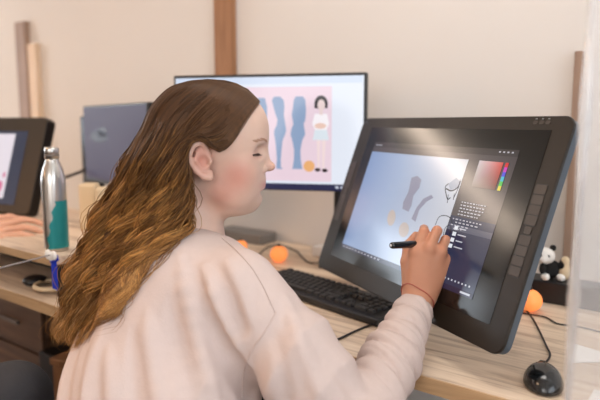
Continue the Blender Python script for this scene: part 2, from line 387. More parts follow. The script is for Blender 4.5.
# the finished figure at the right of the picture
hx = 323.5
flat('figure_hair', [oval(x(hx), z(102), .0175, .019), rect(x(hx-6.4), z(107.5), x(hx+6.4), z(101))], scr('mon_fig_black', (30, 26, 34), .8), t, -.0014)
flat('figure_face', [oval(x(hx+.3), z(104.5), .0105, .015), rect(x(hx-1.5), z(114), x(hx+1.8), z(108))], scr('mon_fig_skin', (236, 214, 212), .95), t, -.0017)
flat('figure_top', [[(x(hx-6), z(113)), (x(hx+6), z(113)), (x(hx+8), z(123)), (x(hx+5), z(130)), (x(hx-5), z(130)), (x(hx-8.5), z(123))]], scr('mon_fig_top', (250, 244, 248), .98), t, -.0016)
flat('figure_arms', [oval(x(hx-.5), z(125), .016, .008)], scr('mon_fig_arm', (240, 205, 190), .95), t, -.0019)
flat('figure_shorts', [[(x(hx-6), z(129)), (x(hx+6), z(129)), (x(hx+8), z(139)), (x(hx-8), z(139))]], scr('mon_fig_shorts', (222, 232, 240), .97), t, -.0018)
flat('figure_legs', [[(x(hx-4), z(139)), (x(hx-.5), z(139)), (x(hx-1), z(168)), (x(hx-3), z(168))], [(x(hx+1), z(139)), (x(hx+5), z(139)), (x(hx+3.5), z(168)), (x(hx+1.5), z(168))]], scr('mon_fig_leg', (244, 222, 222), .96), t, -.0015)
flat('figure_shoes', [oval(x(hx-3), z(169), .008, .005), oval(x(hx+4), z(169.5), .008, .005)], scr('mon_fig_shoe', (40, 30, 36), .8), t, -.002)
flat('figure_pumpkin', [oval(x(312), z(165.5), .016, .0155)], scr('mon_pump', (240, 180, 120), .95), t, -.0021)
# arm pole to the right of monitor centre
pp = W(337.5, 210, 1.71); a = t.rotation_euler.z
def toloc(t, p):
    a = t.rotation_euler.z; dx, dy = p[0]-t.location.x, p[1]-t.location.y
    return (dx*math.cos(a)+dy*math.sin(a), -dx*math.sin(a)+dy*math.cos(a), p[2]-t.location.z)
lp = toloc(t, pp)
tubeo('pole', [(lp[0], lp[1]+.02, 0.012), (lp[0], lp[1]+.02, zc+.02)], .014, M['black'], t, seg=16)
boxo('pole_base', (lp[0], lp[1]+.02, .006), (.1, .1, .012), M['black'], t)
tubeo('arm', [(lp[0], lp[1]+.02, zc), (0, lp[1]+.02, zc), (0, .031, zc)], .013, M['black'], t, seg=12)
# purple monitors behind the hair
pLm, pRm = W(86, 179, 2.31), W(150, 190, 1.84)
t, w2, h2, zc2 = monitor('monitor', pLm, pRm, .935, 1.222, 'monitor with a dark purple picture between bottle and hair', scr('mon_purple', (118, 106, 130), .45, .5, .15))
flat('screen_shape', [oval(-w2*.22, zc2+.03, .09, .022), oval(-w2*.16, zc2+.045, .05, .02)], scr('mon_purple_dark', (52, 42, 62), .4, .4, .3), t, -.0012)
boxo('stand', (0, .05, zc2/2+.006), (.06, .03, zc2-.012), M['black'], t); boxo('stand_foot', (0, .05, .006), (.22, .18, .012), M['black'], t)
q0, q1 = W(79.5, 118, 2.42), W(92, 118, 2.36)
t, w3, h3, zc3 = monitor('monitor', q0-np.array([.0, 0, 0]), q1, .90, 1.185, 'second black monitor mostly hidden behind the purple one', scr('mon_hidden', (20, 22, 30), .4))
boxo('stand', (0, .05, zc3/2+.006), (.03, .03, zc3-.012), M['black'], t); boxo('stand_foot', (0, .05, .006), (.08, .1, .012), M['black'], t)
# grey low box by the wall under the monitor
t = tag(boxo('grey_box', (0, 0, 0), (.22, .09, .035), M['grey'], bev=.004), 'low grey box on the desk against the wall behind the artist’s shoulder', 'box')
g = G(240, 241, .74); t.location = (g[0], 1.555, DZ+.0176)
t = tag(boxo('plug_adapter', (0, 0, 0), (.05, .04, .035), M['white'], bev=.006), 'small white plug adapter on the desk by the wall, left of the pen display', 'adapter')
t.location = (-1.04, 1.50, DZ+.0176)
#@@TABLET
# ================================================================== PEN DISPLAY
TBL, TBR = np.array([-.852, 1.209, .795]), np.array([-.283, .895, .795])
TUL = (np.array([-.779, 1.325, 1.171])-TBL); TUL /= np.linalg.norm(TUL)
TD = (TBR-TBL)/np.linalg.norm(TBR-TBL); TUL -= TD*(TUL@TD); TUL /= np.linalg.norm(TUL); TN = np.cross(TD, TUL)   # x right, z up, y=into?
TW, THt = .657, .40
TC = (TBL+TBR)/2
TMX = Matrix(((TD[0], -TN[0], TUL[0], TC[0]), (TD[1], -TN[1], TUL[1], TC[1]), (TD[2], -TN[2], TUL[2], TC[2]), (0, 0, 0, 1)))
TINV = np.linalg.inv(np.array(TMX))
def tab_uv(px, py):
    b = W(px, py, 1)-CAMP; k = ((TC-CAMP)@TN)/(b@TN); p = CAMP+b*k; q = TINV@np.append(p, 1); return (q[0], q[2])
def tab_z(px, py):
    b = W(px, py, 1)-CAMP; return ((TC-CAMP)@TN)/(b@TN)
T = empty('pen_display', (0, 0, 0), 'large black tilted pen display tablet the artist draws on', 'drawing tablet'); T.matrix_world = TMX
def roundrect(w, h, r, n=8, cx=0, cz=0):
    o = []
    for sx, sz, a0 in ((1, 1, 0), (-1, 1, 90), (-1, -1, 180), (1, -1, 270)):
        for k in range(n+1):
            a = math.radians(a0+90*k/n); o.append((cx+sx*(w/2-r)+r*math.cos(a), cz+sz*(h/2-r)+r*math.sin(a)))
    return o
def slab(name, outline, y0, y1, m, parent, bev=0, mside=None):
    bm = bmesh.new(); f = bm.faces.new([bm.verts.new((p[0], y0, p[1])) for p in outline])
    r = bmesh.ops.extrude_face_region(bm, geom=[f]); vs = [v for v in r['geom'] if isinstance(v, bmesh.types.BMVert)]
    for v in vs: v.co.y = y1
    bm.normal_update()
    if bev:
        es = [e for e in bm.edges if abs(e.verts[0].co.y-e.verts[1].co.y) < 1e-6]
        bmesh.ops.bevel(bm, geom=es, offset=bev, segments=3, affect='EDGES', profile=.5)
    o = bmobj(name, bm, m, parent)
    return o
slab('front_frame', roundrect(TW, THt, .022, cz=THt/2), 0, .007, M['shell'], T, .002)
slab('side_band', roundrect(TW-.004, THt-.004, .02, cz=THt/2), .0071, .021, M['side'], T, .001)
slab('rear_shell', roundrect(TW-.07, THt-.05, .03, cz=THt/2), .0211, .045, M['black'], T, .006)
# glossy glass area: between the button strips
gl0 = tab_uv(376, 141); 
GW0, GW1 = -.276, .2885
slab('glass_panel', [(GW0, .041), (GW1, .041), (GW1, .3745), (GW0, .3745)], -.0008, .0, M['glassblack'], T)
# screen area from the photograph's corners on the panel
sTL, sTR, sBR, sBL = tab_uv(377, 142), tab_uv(525, 151), tab_uv(468, 299), tab_uv(341, 246)
sx0, sx1 = (sTL[0]+sBL[0])/2, (sTR[0]+sBR[0])/2; sz0, sz1 = (sBL[1]+sBR[1])/2, (sTL[1]+sTR[1])/2
print('screen', sTL, sTR, sBR, sBL)
Y = -.0010
flat('screen', [rect(sx0, sz0, sx1, sz1)], scr('tab_ui_grey', (96, 86, 88), .55), T, Y)
SW, SH = sx1-sx0, sz1-sz0
U = lambda u: sx0+SW*u
V = lambda v: sz0+SH*v
def canvas_mat():
    m = scr('tab_canvas', (190, 208, 238), .74); nt = m.node_tree; b = nt.nodes['Principled BSDF']; L = nt.links
    tc = nt.nodes.new('ShaderNodeTexCoord'); sp = nt.nodes.new('ShaderNodeSeparateXYZ'); L.new(tc.outputs['Object'], sp.inputs[0])
    r = nt.nodes.new('ShaderNodeMapRange'); r.inputs[1].default_value = sx0; r.inputs[2].default_value = sx0+SW*.72; L.new(sp.outputs[0], r.inputs[0])
    cr = nt.nodes.new('ShaderNodeValToRGB'); e = cr.color_ramp.elements; e[0].color = srgb(150, 174, 218); e[1].color = srgb(226, 228, 238); k = e.new(.4); k.color = srgb(182, 200, 232)
    L.new(r.outputs[0], cr.inputs[0])
    L.new(cr.outputs[0], b.inputs['Emission Color'])
    return m
cu = .745
flat('canvas', [rect(U(0), V(.035), U(cu), V(.91))], canvas_mat(), T, Y-.0004)
flat('menu_bar', [rect(U(0), V(.955), U(1), V(1))], scr('tab_menu', (70, 62, 62), .6), T, Y-.0004)
flat('task_bar', [rect(U(0), V(0), U(1), V(.035))], scr('tab_task', (44, 40, 70), .7), T, Y-.0006)
flat('side_panel', [rect(U(cu+.003), V(.035), U(1), V(.50))], scr('tab_panel', (60, 66, 98), .55), T, Y-.0005)
flat('layer_row', [rect(U(cu+.005), V(.40), U(1), V(.44))], scr('tab_layer', (104, 106, 128), .6), T, Y-.0008)
# colour picker
def picker_mat():
    m = scr('tab_picker', (220, 90, 70), .8); nt = m.node_tree; b = nt.nodes['Principled BSDF']; L = nt.links
    tc = nt.nodes.new('ShaderNodeTexCoord'); sp = nt.nodes.new('ShaderNodeSeparateXYZ'); L.new(tc.outputs['Object'], sp.inputs[0])
    r = nt.nodes.new('ShaderNodeMapRange'); r.inputs[1].default_value = U(cu+.05); r.inputs[2].default_value = U(.95); L.new(sp.outputs[0], r.inputs[0])
    q = nt.nodes.new('ShaderNodeMapRange'); q.inputs[1].default_value = V(.70); q.inputs[2].default_value = V(.91); L.new(sp.outputs[2], q.inputs[0])
    a = nt.nodes.new('ShaderNodeMix'); a.data_type = 'RGBA'; a.inputs[6].default_value = srgb(225, 225, 230); a.inputs[7].default_value = srgb(240, 60, 25); L.new(r.outputs[0], a.inputs[0])
    c = nt.nodes.new('ShaderNodeMix'); c.data_type = 'RGBA'; c.inputs[6].default_value = srgb(50, 34, 36); L.new(a.outputs[2], c.inputs[7]); L.new(q.outputs[0], c.inputs[0])
    L.new(c.outputs[2], b.inputs['Emission Color']); return m
flat('colour_picker', [rect(U(cu+.065), V(.72), U(.94), V(.91))], picker_mat(), T, Y-.0008)
hue = [(230, 40, 40), (220, 60, 200), (80, 80, 230), (60, 200, 220), (80, 210, 80), (235, 220, 60)]
for i, c in enumerate(hue):
    flat('hue_swatch', [rect(U(.952), V(.91-.19*(i+1)/6), U(.968), V(.91-.19*i/6))], scr('hue_%d' % i, c, .8), T, Y-.0008)
tw = scr('tab_text', (215, 215, 225), .8)
pl = []
r_ = random.Random(3)
for row in range(5):
    u = cu+.04
    while u < cu+.17-.015*(row == 4):
        l = r_.uniform(.006, .016); pl.append(rect(U(u), V(.60-row*.022), U(u+l), V(.60-row*.022+.007))); u += l+.006
for row in range(4):
    u = cu+.02+.02*(row % 2)
    while u < .93-.03*row:
        l = r_.uniform(.005, .016); pl.append(rect(U(u), V(.475-row*.022), U(u+l), V(.475-row*.022+.007))); u += l+.009
for i in range(9): pl.append(rect(U(cu+.06+i*.02), V(.065), U(cu+.068+i*.02), V(.077)))
for i in range(5): pl.append(rect(U(.02+i*.012+.0), V(.97), U(.028+i*.012), V(.977)))
for i in range(4): pl.append(rect(U(.90+i*.022), V(.975), U(.91+i*.022), V(.985)))
for i in range(12): pl.append(rect(U(.02+i*.03), V(.012), U(.032+i*.03), V(.022)))
pl.append(rect(U(.93), V(.012), U(.985), V(.025)))
flat('interface_text', pl, tw, T, Y-.0010)
for row in range(4):
    v = V(.405-row*.043)
    f = flat('layer_thumbnail', [rect(U(cu+.045), v, U(cu+.066), v+SH*.028)], scr('thumb%d' % row, (235, 238, 245), .9), T, Y-.0010)
    flat('layer_name', [rect(U(cu+.076), v+SH*.010, U(cu+.115+.01*(row % 2)), v+SH*.018)], tw, T, Y-.0010)
# drawing on the canvas
ink = scr('tab_ink', (58, 56, 66), .5)
Q = tab_uv
def st(pp_, w): return strokes([Q(*p) for p in pp_], w)
flat('sketch_lines', st([(449, 184), (446, 188), (448, 199), (451, 198)], .0022) + st([(447, 189), (452, 191), (458, 188), (461, 182)], .0026) + st([(461, 180), (459, 188), (454, 199)], .0018)
     + st([(449, 195), (448, 203)], .0016) + st([(455, 194), (454, 200)], .0016)
     + st([(436, 225), (440, 217), (447, 216), (452, 220), (452, 230), (447, 240), (443, 243)], .0016) + st([(451, 225), (446, 228), (444, 238), (447, 241), (451, 232), (451, 225)], .0016), ink, T, Y-.0008)
flat('sketch_tint', [[Q(449, 184), Q(457, 178), Q(461, 182), Q(458, 188), Q(451, 190)]], scr('tab_tint', (172, 180, 198), .8), T, Y-.0007)
sil = scr('tab_silhouette', (164, 162, 182), .78); tan = scr('tab_tan', (206, 190, 182), .82)
flat('figure_silhouette', [[Q(412, 178), Q(418, 176), Q(422, 180), Q(420, 188), Q(414, 196), Q(412, 206), Q(409, 212), Q(403, 209), Q(404, 202), Q(409, 192)],
     [Q(432, 195), Q(434, 198), Q(427, 202), Q(420, 210), Q(416, 222), Q(412, 219), Q(417, 208), Q(424, 199)]], sil, T, Y-.0007)
def qoval(cx, cy, rx, ry, rot): return [Q(cx+rx*math.cos(a)*math.cos(rot)-ry*math.sin(a)*math.sin(rot), cy+rx*math.cos(a)*math.sin(rot)+ry*math.sin(a)*math.cos(rot)) for a in np.linspace(0, 6.283, 20)[:-1]]
flat('brush_blob', [qoval(392, 218, 4, 8, .15)], tan, T, Y-.0007); flat('brush_blob', [qoval(404.5, 230, 5, 7.5, .15)], tan, T, Y-.0007)
# side buttons
def button(name, cx, cz, w, h, parent=T):
    o = slab(name, roundrect(w, h, .003, 3), -.0012, -.0002, M['button'], parent, .0004); o.location = (cx, 0, cz); return o
for side, bx in ((1, .3045), (-1, -.3045)):
    slab('button_recess', roundrect(.0255, .0715, .004, 3, bx, .248), -.0003, .0005, M['black'], T)
    slab('button_recess', roundrect(.0255, .0715, .004, 3, bx, .162), -.0003, .0005, M['black'], T)
    for k in range(4):
        button('express_button', bx, .2740-k*.0173, .0235, .0158); button('express_button', bx, .1880-k*.0173, .0235, .0158)
    button('toggle_button', bx, .2050, .0145, .0125)
for k in range(3):
    button('menu_button', .2755-k*.0135, .388, .0105, .0065)
    flat('button_mark', [rect(.2755-k*.0135-.0022, .3935, .2755-k*.0135+.0022, .3955)], scr('mark%d' % k, (190, 185, 180), .5), T, -.0006)
flat('status_light', [oval(-TW/2+.02, THt-.012, .0015, .0015, 10)], scr('led', (170, 180, 200), .6), T, -.0006)
# maker's wordmark on lower bezel
cu_ = bpy.data.curves.new('wordmark', 'FONT'); cu_.body = 'wacom'; cu_.size = .017; cu_.align_x = 'CENTER'; cu_.extrude = .0001
tx = bpy.data.objects.new('wordmark', cu_); C.objects.link(tx); tx.parent = T; q = Q(388, 274); tx.location = (q[0], -.0006, q[1]-.004); tx.rotation_euler = (math.pi/2, 0, 0)
bpy.context.view_layer.update()
me = bpy.data.meshes.new_from_object(tx); me.materials.clear(); me.materials.append(mat('wordmark_grey', srgb(120, 116, 114), .4))
loc_, rot_ = tx.location.copy(), tx.rotation_euler.copy(); bpy.data.objects.remove(tx)
tx = bpy.data.objects.new('wordmark', me); C.objects.link(tx); tx.parent = T; tx.location = loc_; tx.rotation_euler = rot_
# stand
tb = Vector((TC[0], TC[1], 0))
bk = Vector((-TN[0], -TN[1], 0)).normalized()
TI = Matrix(TINV.tolist())
def tl(v): return TI @ Vector(v)
p_mid = TMX @ Vector((.02, .046, .2)); foot = Vector((-.47, 1.27, DZ))
tubeo('stand_arm', [tl(p_mid), tl(Vector((foot.x, foot.y, .86))), tl(foot+Vector((0, 0, .012)))], [.02, .018, .018], M['black'], T, seg=12)
bm = bmesh.new(); box(bm, (0, 0, 0), (.15, .12, .014), Matrix.Translation(foot+Vector((0, 0, .0072))) @ Matrix.Rotation(math.atan2(TD[1], TD[0]), 4, 'Z'), .004); bm.transform(TI); bmobj('stand_foot', bm, M['black'], T)
#@@SMALL
# ================================================================== KEYBOARD, MOUSE, CABLES
KA = math.radians(-12)
K = empty('keyboard', (-.779, 1.147, DZ), 'full-size black keyboard on the desk, partly under the pen display', 'keyboard', KA)
bm = bmesh.new(); box(bm, (0, 0, .009), (.445, .142, .016), None, .004); bmobj('case', bm, M['black'], K)
kp = .0187; rows = [(.052, [(i if i == 0 else i+.6+(i > 4)*.4+(i > 8)*.4-.6+.6, 1) for i in range(0, 13)])]
layout = []
for i in range(13): layout.append((i+(.5 if i > 0 else 0)+(.25 if i > 4 else 0)+(.25 if i > 8 else 0)-.0, 1, 0))
for i in range(13): layout.append((i, 1, 1.1))
layout.append((13, 2, 1.1))
layout.append((0, 1.5, 2.1)); [layout.append((1.5+i, 1, 2.1)) for i in range(12)]; layout.append((13.5, 1.5, 2.1))
layout.append((0, 1.75, 3.1)); [layout.append((1.75+i, 1, 3.1)) for i in range(11)]; layout.append((12.75, 2.25, 3.1))
layout.append((0, 2.25, 4.1)); [layout.append((2.25+i, 1, 4.1)) for i in range(10)]; layout.append((12.25, 2.75, 4.1))
for a_, b_ in ((0, 1.4), (1.4, 1.2), (2.6, 1.4), (4, 6), (10, 1.4), (11.4, 1.2), (12.6, 1.2), (13.8, 1.2)): layout.append((a_, b_, 5.1))
for i in range(3): layout.append((15.3+i, 1, 1.1)); layout.append((15.3+i, 1, 2.1)); layout.append((15.3+i, 1, 5.1))
layout.append((16.3, 1, 4.1))
for i in range(4): layout.append((18.6+i, 1, 1.1)); layout.append((18.6+i, 1, 3.1) if i < 3 else (21.6, 1, 2.1))
for i in range(3): layout.append((18.6+i, 1, 2.1)); layout.append((18.6+i, 1, 4.1))
layout.append((18.6, 2, 5.1)); layout.append((20.6, 1, 5.1))
kme = {}
for kx, kw, ky in layout:
    if kw not in kme:
        bm = bmesh.new(); vs = box(bm, (0, 0, .0035), (kw*kp-.003, kp-.003, .007), None, .0008, 1)
        for v in bm.verts:
            if v.co.z > .004: v.co.x *= 1-.003/(kw*kp); v.co.y *= .84
        me = bpy.data.meshes.new('key'); bm.to_mesh(me); bm.free(); me.materials.append(M['key']); kme[kw] = me
    o = bpy.data.objects.new('key', kme[kw]); C.objects.link(o); o.parent = K
    o.location = (-.212+(kx+kw/2)*kp, .055-ky*kp*1.02, .0165)
print('keys', len(layout))
MC = G(545, 398, DZ); MC = np.array([-.229, .958])
Mo = empty('mouse', (MC[0], MC[1], DZ), 'glossy black wired computer mouse at the front right of the desk', 'mouse', TH-.30)
def mouse_f(p):
    d = ell(p, (0, 0, .003), (.0305, .046, .032)); d = smax(d, -(p[..., 2]-.0012), .003); return d
v, f = sdf_mesh(mouse_f, (-.04, -.065, -.005), (.04, .065, .045), .002)
npmesh('body', v, f, M['mousebk'], Mo)
bm = bmesh.new(); tube(bm, [(-.005, .027, .025), (-.002, .027, .028), (.002, .027, .028), (.005, .027, .025)], .0035, 8); bmobj('scroll_wheel', bm, M['black'], Mo, True)
bm = bmesh.new(); tube(bm, [(0, .044, .008), (0, .052, .008)], .0042, 10); bmobj('strain_relief', bm, M['black'], Mo, True)
ma = TH-.30; mc_, ms_ = math.cos(ma), math.sin(ma)
c0 = np.array([MC[0]-ms_*.051, MC[1]+mc_*.051, DZ+.009])
ml = lambda p: ((p[0]-MC[0])*mc_+(p[1]-MC[1])*ms_, -(p[0]-MC[0])*ms_+(p[1]-MC[1])*mc_, p[2]-DZ)
cp = [c0]+[G(a, b, DZ+.0035) for a, b in ((550, 356), (546, 345), (538, 328), (531, 316), (522, 306), (514, 300), (506, 300))]
tubeo('cord', [ml(p) for p in cp], .0019, M['cable'], Mo, n=50)
cp = [G(a, b, DZ+.003) for a, b in ((516, 312), (528, 314), (545, 317), (556, 323), (566, 325), (580, 327), (600, 332), (640, 345))]
tag(tubeo('cable', cp, .0018, M['cable'], n=60), 'thin black cable lying on the desk right of the pen display, running behind the mouse', 'cable')
cp = [G(a, b, DZ+.003) for a, b in ((330, 343), (345, 336), (360, 329), (380, 321), (400, 312))]
tag(tubeo('cable', cp, .0022, M['cable'], n=40), 'black cable on the desk between keyboard front edge and the artist’s arm', 'cable')
cp = [G(a, b, DZ+.004) for a, b in ((243, 256), (256, 257), (266, 248), (280, 245), (296, 251), (308, 262), (325, 262))]
# light string: wire + glowing balls
LS = empty('light_string', tuple(G(278, 258, DZ)), 'string of glowing orange ball lights lying on the desk by the wall', 'string lights')
o = LS.location
sub = lambda p: (p[0]-o[0], p[1]-o[1], p[2]-o[2])
g3 = G(530, 310, DZ); 
wire = cp+[np.array([-.95, 1.5, DZ+.004]), np.array([-.7, 1.5, DZ+.004]), np.array([-.5, 1.42, DZ+.004]), np.array([g3[0], g3[1]+.03, DZ+.004])]
tubeo('wire', [sub(p) for p in wire], .0022, M['cable'], LS, n=120)
for (px, py, r) in ((241, 252, .021), (279, 262, .027), (529, 311, .027)):
    g = G(px, py, DZ); bm = bmesh.new(); bmesh.ops.create_icosphere(bm, subdivisions=3, radius=r)
    for v_ in bm.verts:
        a = math.atan2(v_.co.y, v_.co.x); v_.co.x *= 1+.04*math.cos(6*a); v_.co.y *= 1+.04*math.cos(6*a); v_.co.z *= .93
    b = bmobj('glowing_ball', bm, M['orange'], LS, True); b.location = sub((g[0], g[1], DZ+r*.93))
    bm = bmesh.new(); tube(bm, [(0, 0, r*.8), (0, 0, r*1.15)], .005, 8); bmobj('stem', bm, M['cable'], b, True)
# paper
bm = bmesh.new(); pts = [G(567, 342, DZ+.001), G(600, 361, DZ+.001), G(622, 352, DZ+.001), G(612, 336, DZ+.001)]
pts = [G(567, 342, DZ+.001), G(567, 363, DZ+.001), G(612, 362, DZ+.001), G(600, 352, DZ+.001)]
lo_ = [bm.verts.new(p) for p in pts]; hi_ = [bm.verts.new(p+np.array([0, 0, .0012])) for p in pts]
bm.faces.new(lo_); bm.faces.new(hi_[::-1])
for k in range(4): bm.faces.new((lo_[k], lo_[(k+1) % 4], hi_[(k+1) % 4], hi_[k]))
tag(bmobj('paper_sheet', bm, M['paper']), 'white paper sheet on the desk behind the acrylic screen', 'paper')
# dark tray along the wall at right
g = G(543, 304, DZ)
t = tag(boxo('storage_tray', (0, 0, 0), (.295, .07, .052), M['black'], bev=.004), 'long low black tray on the desk along the wall behind the pen display', 'tray')
t.location = (-.2825, g[1]+.045, DZ+.0262); TY = g[1]+.045
print('tray y', g)
# panda plush on the tray
pz = DZ+.0525
b = W(549, 270, 1)-CAMP; k = TY/b[1]; pc = CAMP+b*k
PD = empty('panda_plush', (pc[0], TY, pz), 'small black and white panda plush sitting on the long black tray', 'plush toy', TH-.2)
def blob(name, parts, m, parent, h=.003, k=.006):
    def fn(p):
        d = None
        for c, r in parts:
            e = ell(p, c, r); d = e if d is None else smin(d, e, k)
        return d
    cs = np.array([c for c, r in parts]); rs = np.array([r for c, r in parts])
    v, f = sdf_mesh(fn, (cs-rs).min(0)-.01, (cs+rs).max(0)+.01, h); return npmesh(name, v, f, m, parent)
blob('body', [((.004, 0, .022), (.024, .02, .022))], M['panda_b'], PD)
blob('head', [((-.012, -.004, .054), (.023, .02, .020)), ((-.018, -.02, .049), (.010, .009, .008))], M['panda_w'], PD)
for x_ in (-.031, .006): blob('ear', [((x_, 0, .073), (.008, .006, .008))], M['panda_b'], PD)
for x_ in (-.024, -.008): blob('eye_patch', [((x_, -.0205, .056), (.005, .004, .006))], M['panda_b'], PD)
blob('arm', [((.026, -.012, .034), (.008, .012, .016))], M['panda_b'], PD); blob('arm', [((-.018, -.018, .026), (.008, .010, .014))], M['panda_b'], PD)
blob('leg', [((-.012, -.022, .008), (.010, .014, .0085))], M['panda_w'], PD); blob('leg', [((.022, -.022, .008), (.010, .014, .0085))], M['panda_w'], PD)
b = W(565, 270, 1)-CAMP; pc = CAMP+b*TY/b[1]
t = blob('beige_figurine', [((0, 0, .02), (.013, .012, .02)), ((0, 0, .045), (.010, .009, .012))], M['beige'], None); t.location = (pc[0], TY, pz+.0005)
tag(t, 'small beige rounded figurine right of the panda on the black tray', 'figurine')
# acrylic screen
A = empty('acrylic_screen', (-.121, .6, DZ), 'tall clear acrylic divider at the right edge of the picture', 'divider')
boxo('clear_panel', (0, .505, .75), (.004, .99, 1.497), M['acrylic'], A, bev=0)
bm = bmesh.new(); tube(bm, [(0, .004, .003+i*.0623) for i in range(25)], [.0042+.0016*math.sin(i*2.1) for i in range(25)], 12); bmobj('front_edge', bm, M['acrylic_edge'], A, True)
boxo('support_foot', (0, .34, .006), (.07, .05, .012), M['white'], A); boxo('support_foot', (0, .88, .006), (.07, .05, .012), M['white'], A)
# ---- left side things
g = G(57, 250, SZ)
B = empty('water_bottle', tuple(g), 'brushed steel bottle with teal lower side standing on the left raised shelf', 'bottle')
k = .033/.033
prof = [(.025, .0), (.0278, .003), (.0287, .01), (.0287, .165), (.0275, .182), (.0235, .20), (.018, .214), (.0155, .222), (.0155, .226)]
bm = bmesh.new(); lathe(bm, prof, 40)
for f_ in bm.faces: f_.smooth = True
o = bmobj('body', bm, M['steel'], B, True)
bm = bmesh.new(); lathe(bm, [(.0165, .2262), (.0165, .250), (.015, .2535), (.010, .254)], 32); bmobj('cap', bm, M['steel'], B, True)
bm = bmesh.new(); lathe(bm, [(.0171, .233), (.0171, .236)], 32); bmobj('cap_ring', bm, M['grey'], B, True)
# teal coating: a curved patch over the lower right
bm = bmesh.new(); R_ = .0291; n = 24; rws = []
for j, zz in enumerate(np.linspace(.008, .125, 14)):
    a0 = -1.9+.9*(max(0, zz-.03)/.11)+.12*math.sin(j*1.7); rws.append([bm.verts.new((R_*math.cos(a), R_*math.sin(a), zz)) for a in np.linspace(a0+TH, 1.2+TH, n)])
for a, b in zip(rws, rws[1:]):
    for i in range(n-1): bm.faces.new((a[i], a[i+1], b[i+1], b[i]))
bmobj('teal_coating', bm, M['teal'], B, True)
# blue strap with white bow hanging over the shelf edge
g = W(56, 250, 1.355); fy = .712+.019-.006
S = empty('strap', (g[0], .7255, SZ), 'bright blue strap with a white bow hanging off the shelf edge below the bottle', 'strap')
bm = bmesh.new(); box(bm, (-.003, -.004, -.034), (.021, .003, .072), None, .001); box(bm, (.006, -.008, .002), (.036, .003, .014), Matrix.Rotation(-.3, 4, 'Y'), .001); bmobj('band', bm, M['blue'], S)
blob('white_bow', [((-.011, -.012, .012), (.012, .005, .012)), ((.011, -.012, .013), (.012, .005, .011)), ((0, -.012, .006), (.007, .005, .007))], M['white'], S, .0015, .003)
# thin grey lead
tag(tubeo('lead', [W(-25, 276, 1.30), W(0, 268, 1.31), W(25, 261.5, 1.32), W(50, 255, 1.335)], .0016, M['cable_grey'], n=30), 'thin grey lead stretched in front of the raised shelf from the far left', 'cable')
# headphones on lower desk
g = G(50, 292, DZ)
Hp = empty('headphones', (g[0]-.01, g[1]+.055, DZ), 'beige and black headphones lying on the left desk under the shelf', 'headphones', 3.0)
t = tag(boxo('shade_box', (0, 0, 0), (.62, .14, .075), M['black'], bev=.004), 'flat black box added on the left desk for the deep shade and black things under the raised shelf', 'case'); t.location = (-1.66, .97, DZ+.0381)  # black box added to darken the shaded gap under the shelf
tubeo('headband', [(-.045, 0, .008), (-.05, .04, .012), (-.02, .075, .012), (.02, .075, .012), (.05, .04, .012), (.045, 0, .008)], .006, M['beige'], Hp, n=30)
for s_ in (-1, 1): blob('ear_cup', [((s_*.044, -.006, .018), (.018, .024, .018))], M['panda_b'], Hp)
g = G(24, 288, DZ); t = blob('black_puck', [((0, 0, .014), (.03, .03, .014))], M['black'], None); t.location = (g[0], g[1]+.03, DZ); tag(t, 'round black gadget on the left desk beside the beige headphones', 'gadget')
# beige boxes below purple monitor
for i, (px, py, hh, tilt) in enumerate(((90, 200, .075, .15), (106, 207, .07, .2), (118, 196, .06, 0))):
    g = G(px, 226, DZ) if False else None
for i, (px, ptop, pbot, Z_) in enumerate(((89, 183, 204, 1.72), (105, 187, 210, 1.66), (118, 182, 205, 1.75))):
    p0 = W(px, ptop, Z_)
    zt = p0[2]; hh = zt-SZ-.001; print('carton', p0, hh)
    t = boxo('beige_carton', (0, 0, 0), (.05, .05, hh), M['white' if i == 2 else 'beige'], bev=.008); t.location = (p0[0], p0[1], SZ+hh/2+.0006); t.rotation_euler = (0, 0, TH+.2*i)
    tag(t, ['pale beige upright carton below the purple monitor, leftmost of three', 'pale beige upright carton below the purple monitor, middle of three', 'small white carton below the purple monitor, beside the hair'][i], 'carton')
# cables behind the bottle
tag(tubeo('cable', [W(30, 158, 2.3), W(40, 170, 2.25), W(48, 176, 2.2), W(62, 178, 2.2), W(80, 172, 2.3), W(86, 168, 2.4)], .006, M['cable'], n=30), 'thick black cable looping in the air behind the steel bottle', 'cable')
# left pen display
TL2 = empty('pen_display', (0, 0, 0), 'smaller looking pen display with a white page at the far left edge', 'drawing tablet')
dd = np.array([.92, -.39]); dw = np.array([dd[0]*CT-dd[1]*ST, dd[0]*ST+dd[1]*CT, 0]); nb = np.array([-dw[1], dw[0], 0]); tt = math.radians(18)
uu = nb*math.sin(tt)+np.array([0, 0, 1])*math.cos(tt); nn_ = np.cross(dw, uu); br = W(29, 219, 1.93); br[2] = max(br[2], SZ+.012)
cc = br-dw*.32
TL2.matrix_world = Matrix(((dw[0], -nn_[0], uu[0], cc[0]), (dw[1], -nn_[1], uu[1], cc[1]), (dw[2], -nn_[2], uu[2], cc[2]), (0, 0, 0, 1)))
slab('front_frame', roundrect(.64, .335, .02, cz=.1675), 0, .04, M['shell'], TL2, .004)
flat('screen', [rect(-.25, .03, .245, .285)], scr('lt_screen', (78, 84, 108), .5), TL2, -.0006)
flat('canvas', [rect(-.25, .05, .19, .275)], scr('lt_canvas', (236, 226, 234), .95), TL2, -.001)
flat('pink_marks', [oval(.165, .09, .012, .02), oval(.15, .06, .02, .012), oval(.175, .13, .006, .01)], scr('lt_pink', (226, 120, 160), .85), TL2, -.0014)
T2I = TL2.matrix_world.inverted()
bc = np.array(TL2.matrix_world @ Vector((0, .04, .15))); ft = Vector((bc[0]+nb[0]*.08, bc[1]+nb[1]*.08, SZ+.001))
tubeo('stand_arm', [T2I @ Vector(bc), T2I @ ft], .014, M['black'], TL2, seg=10)
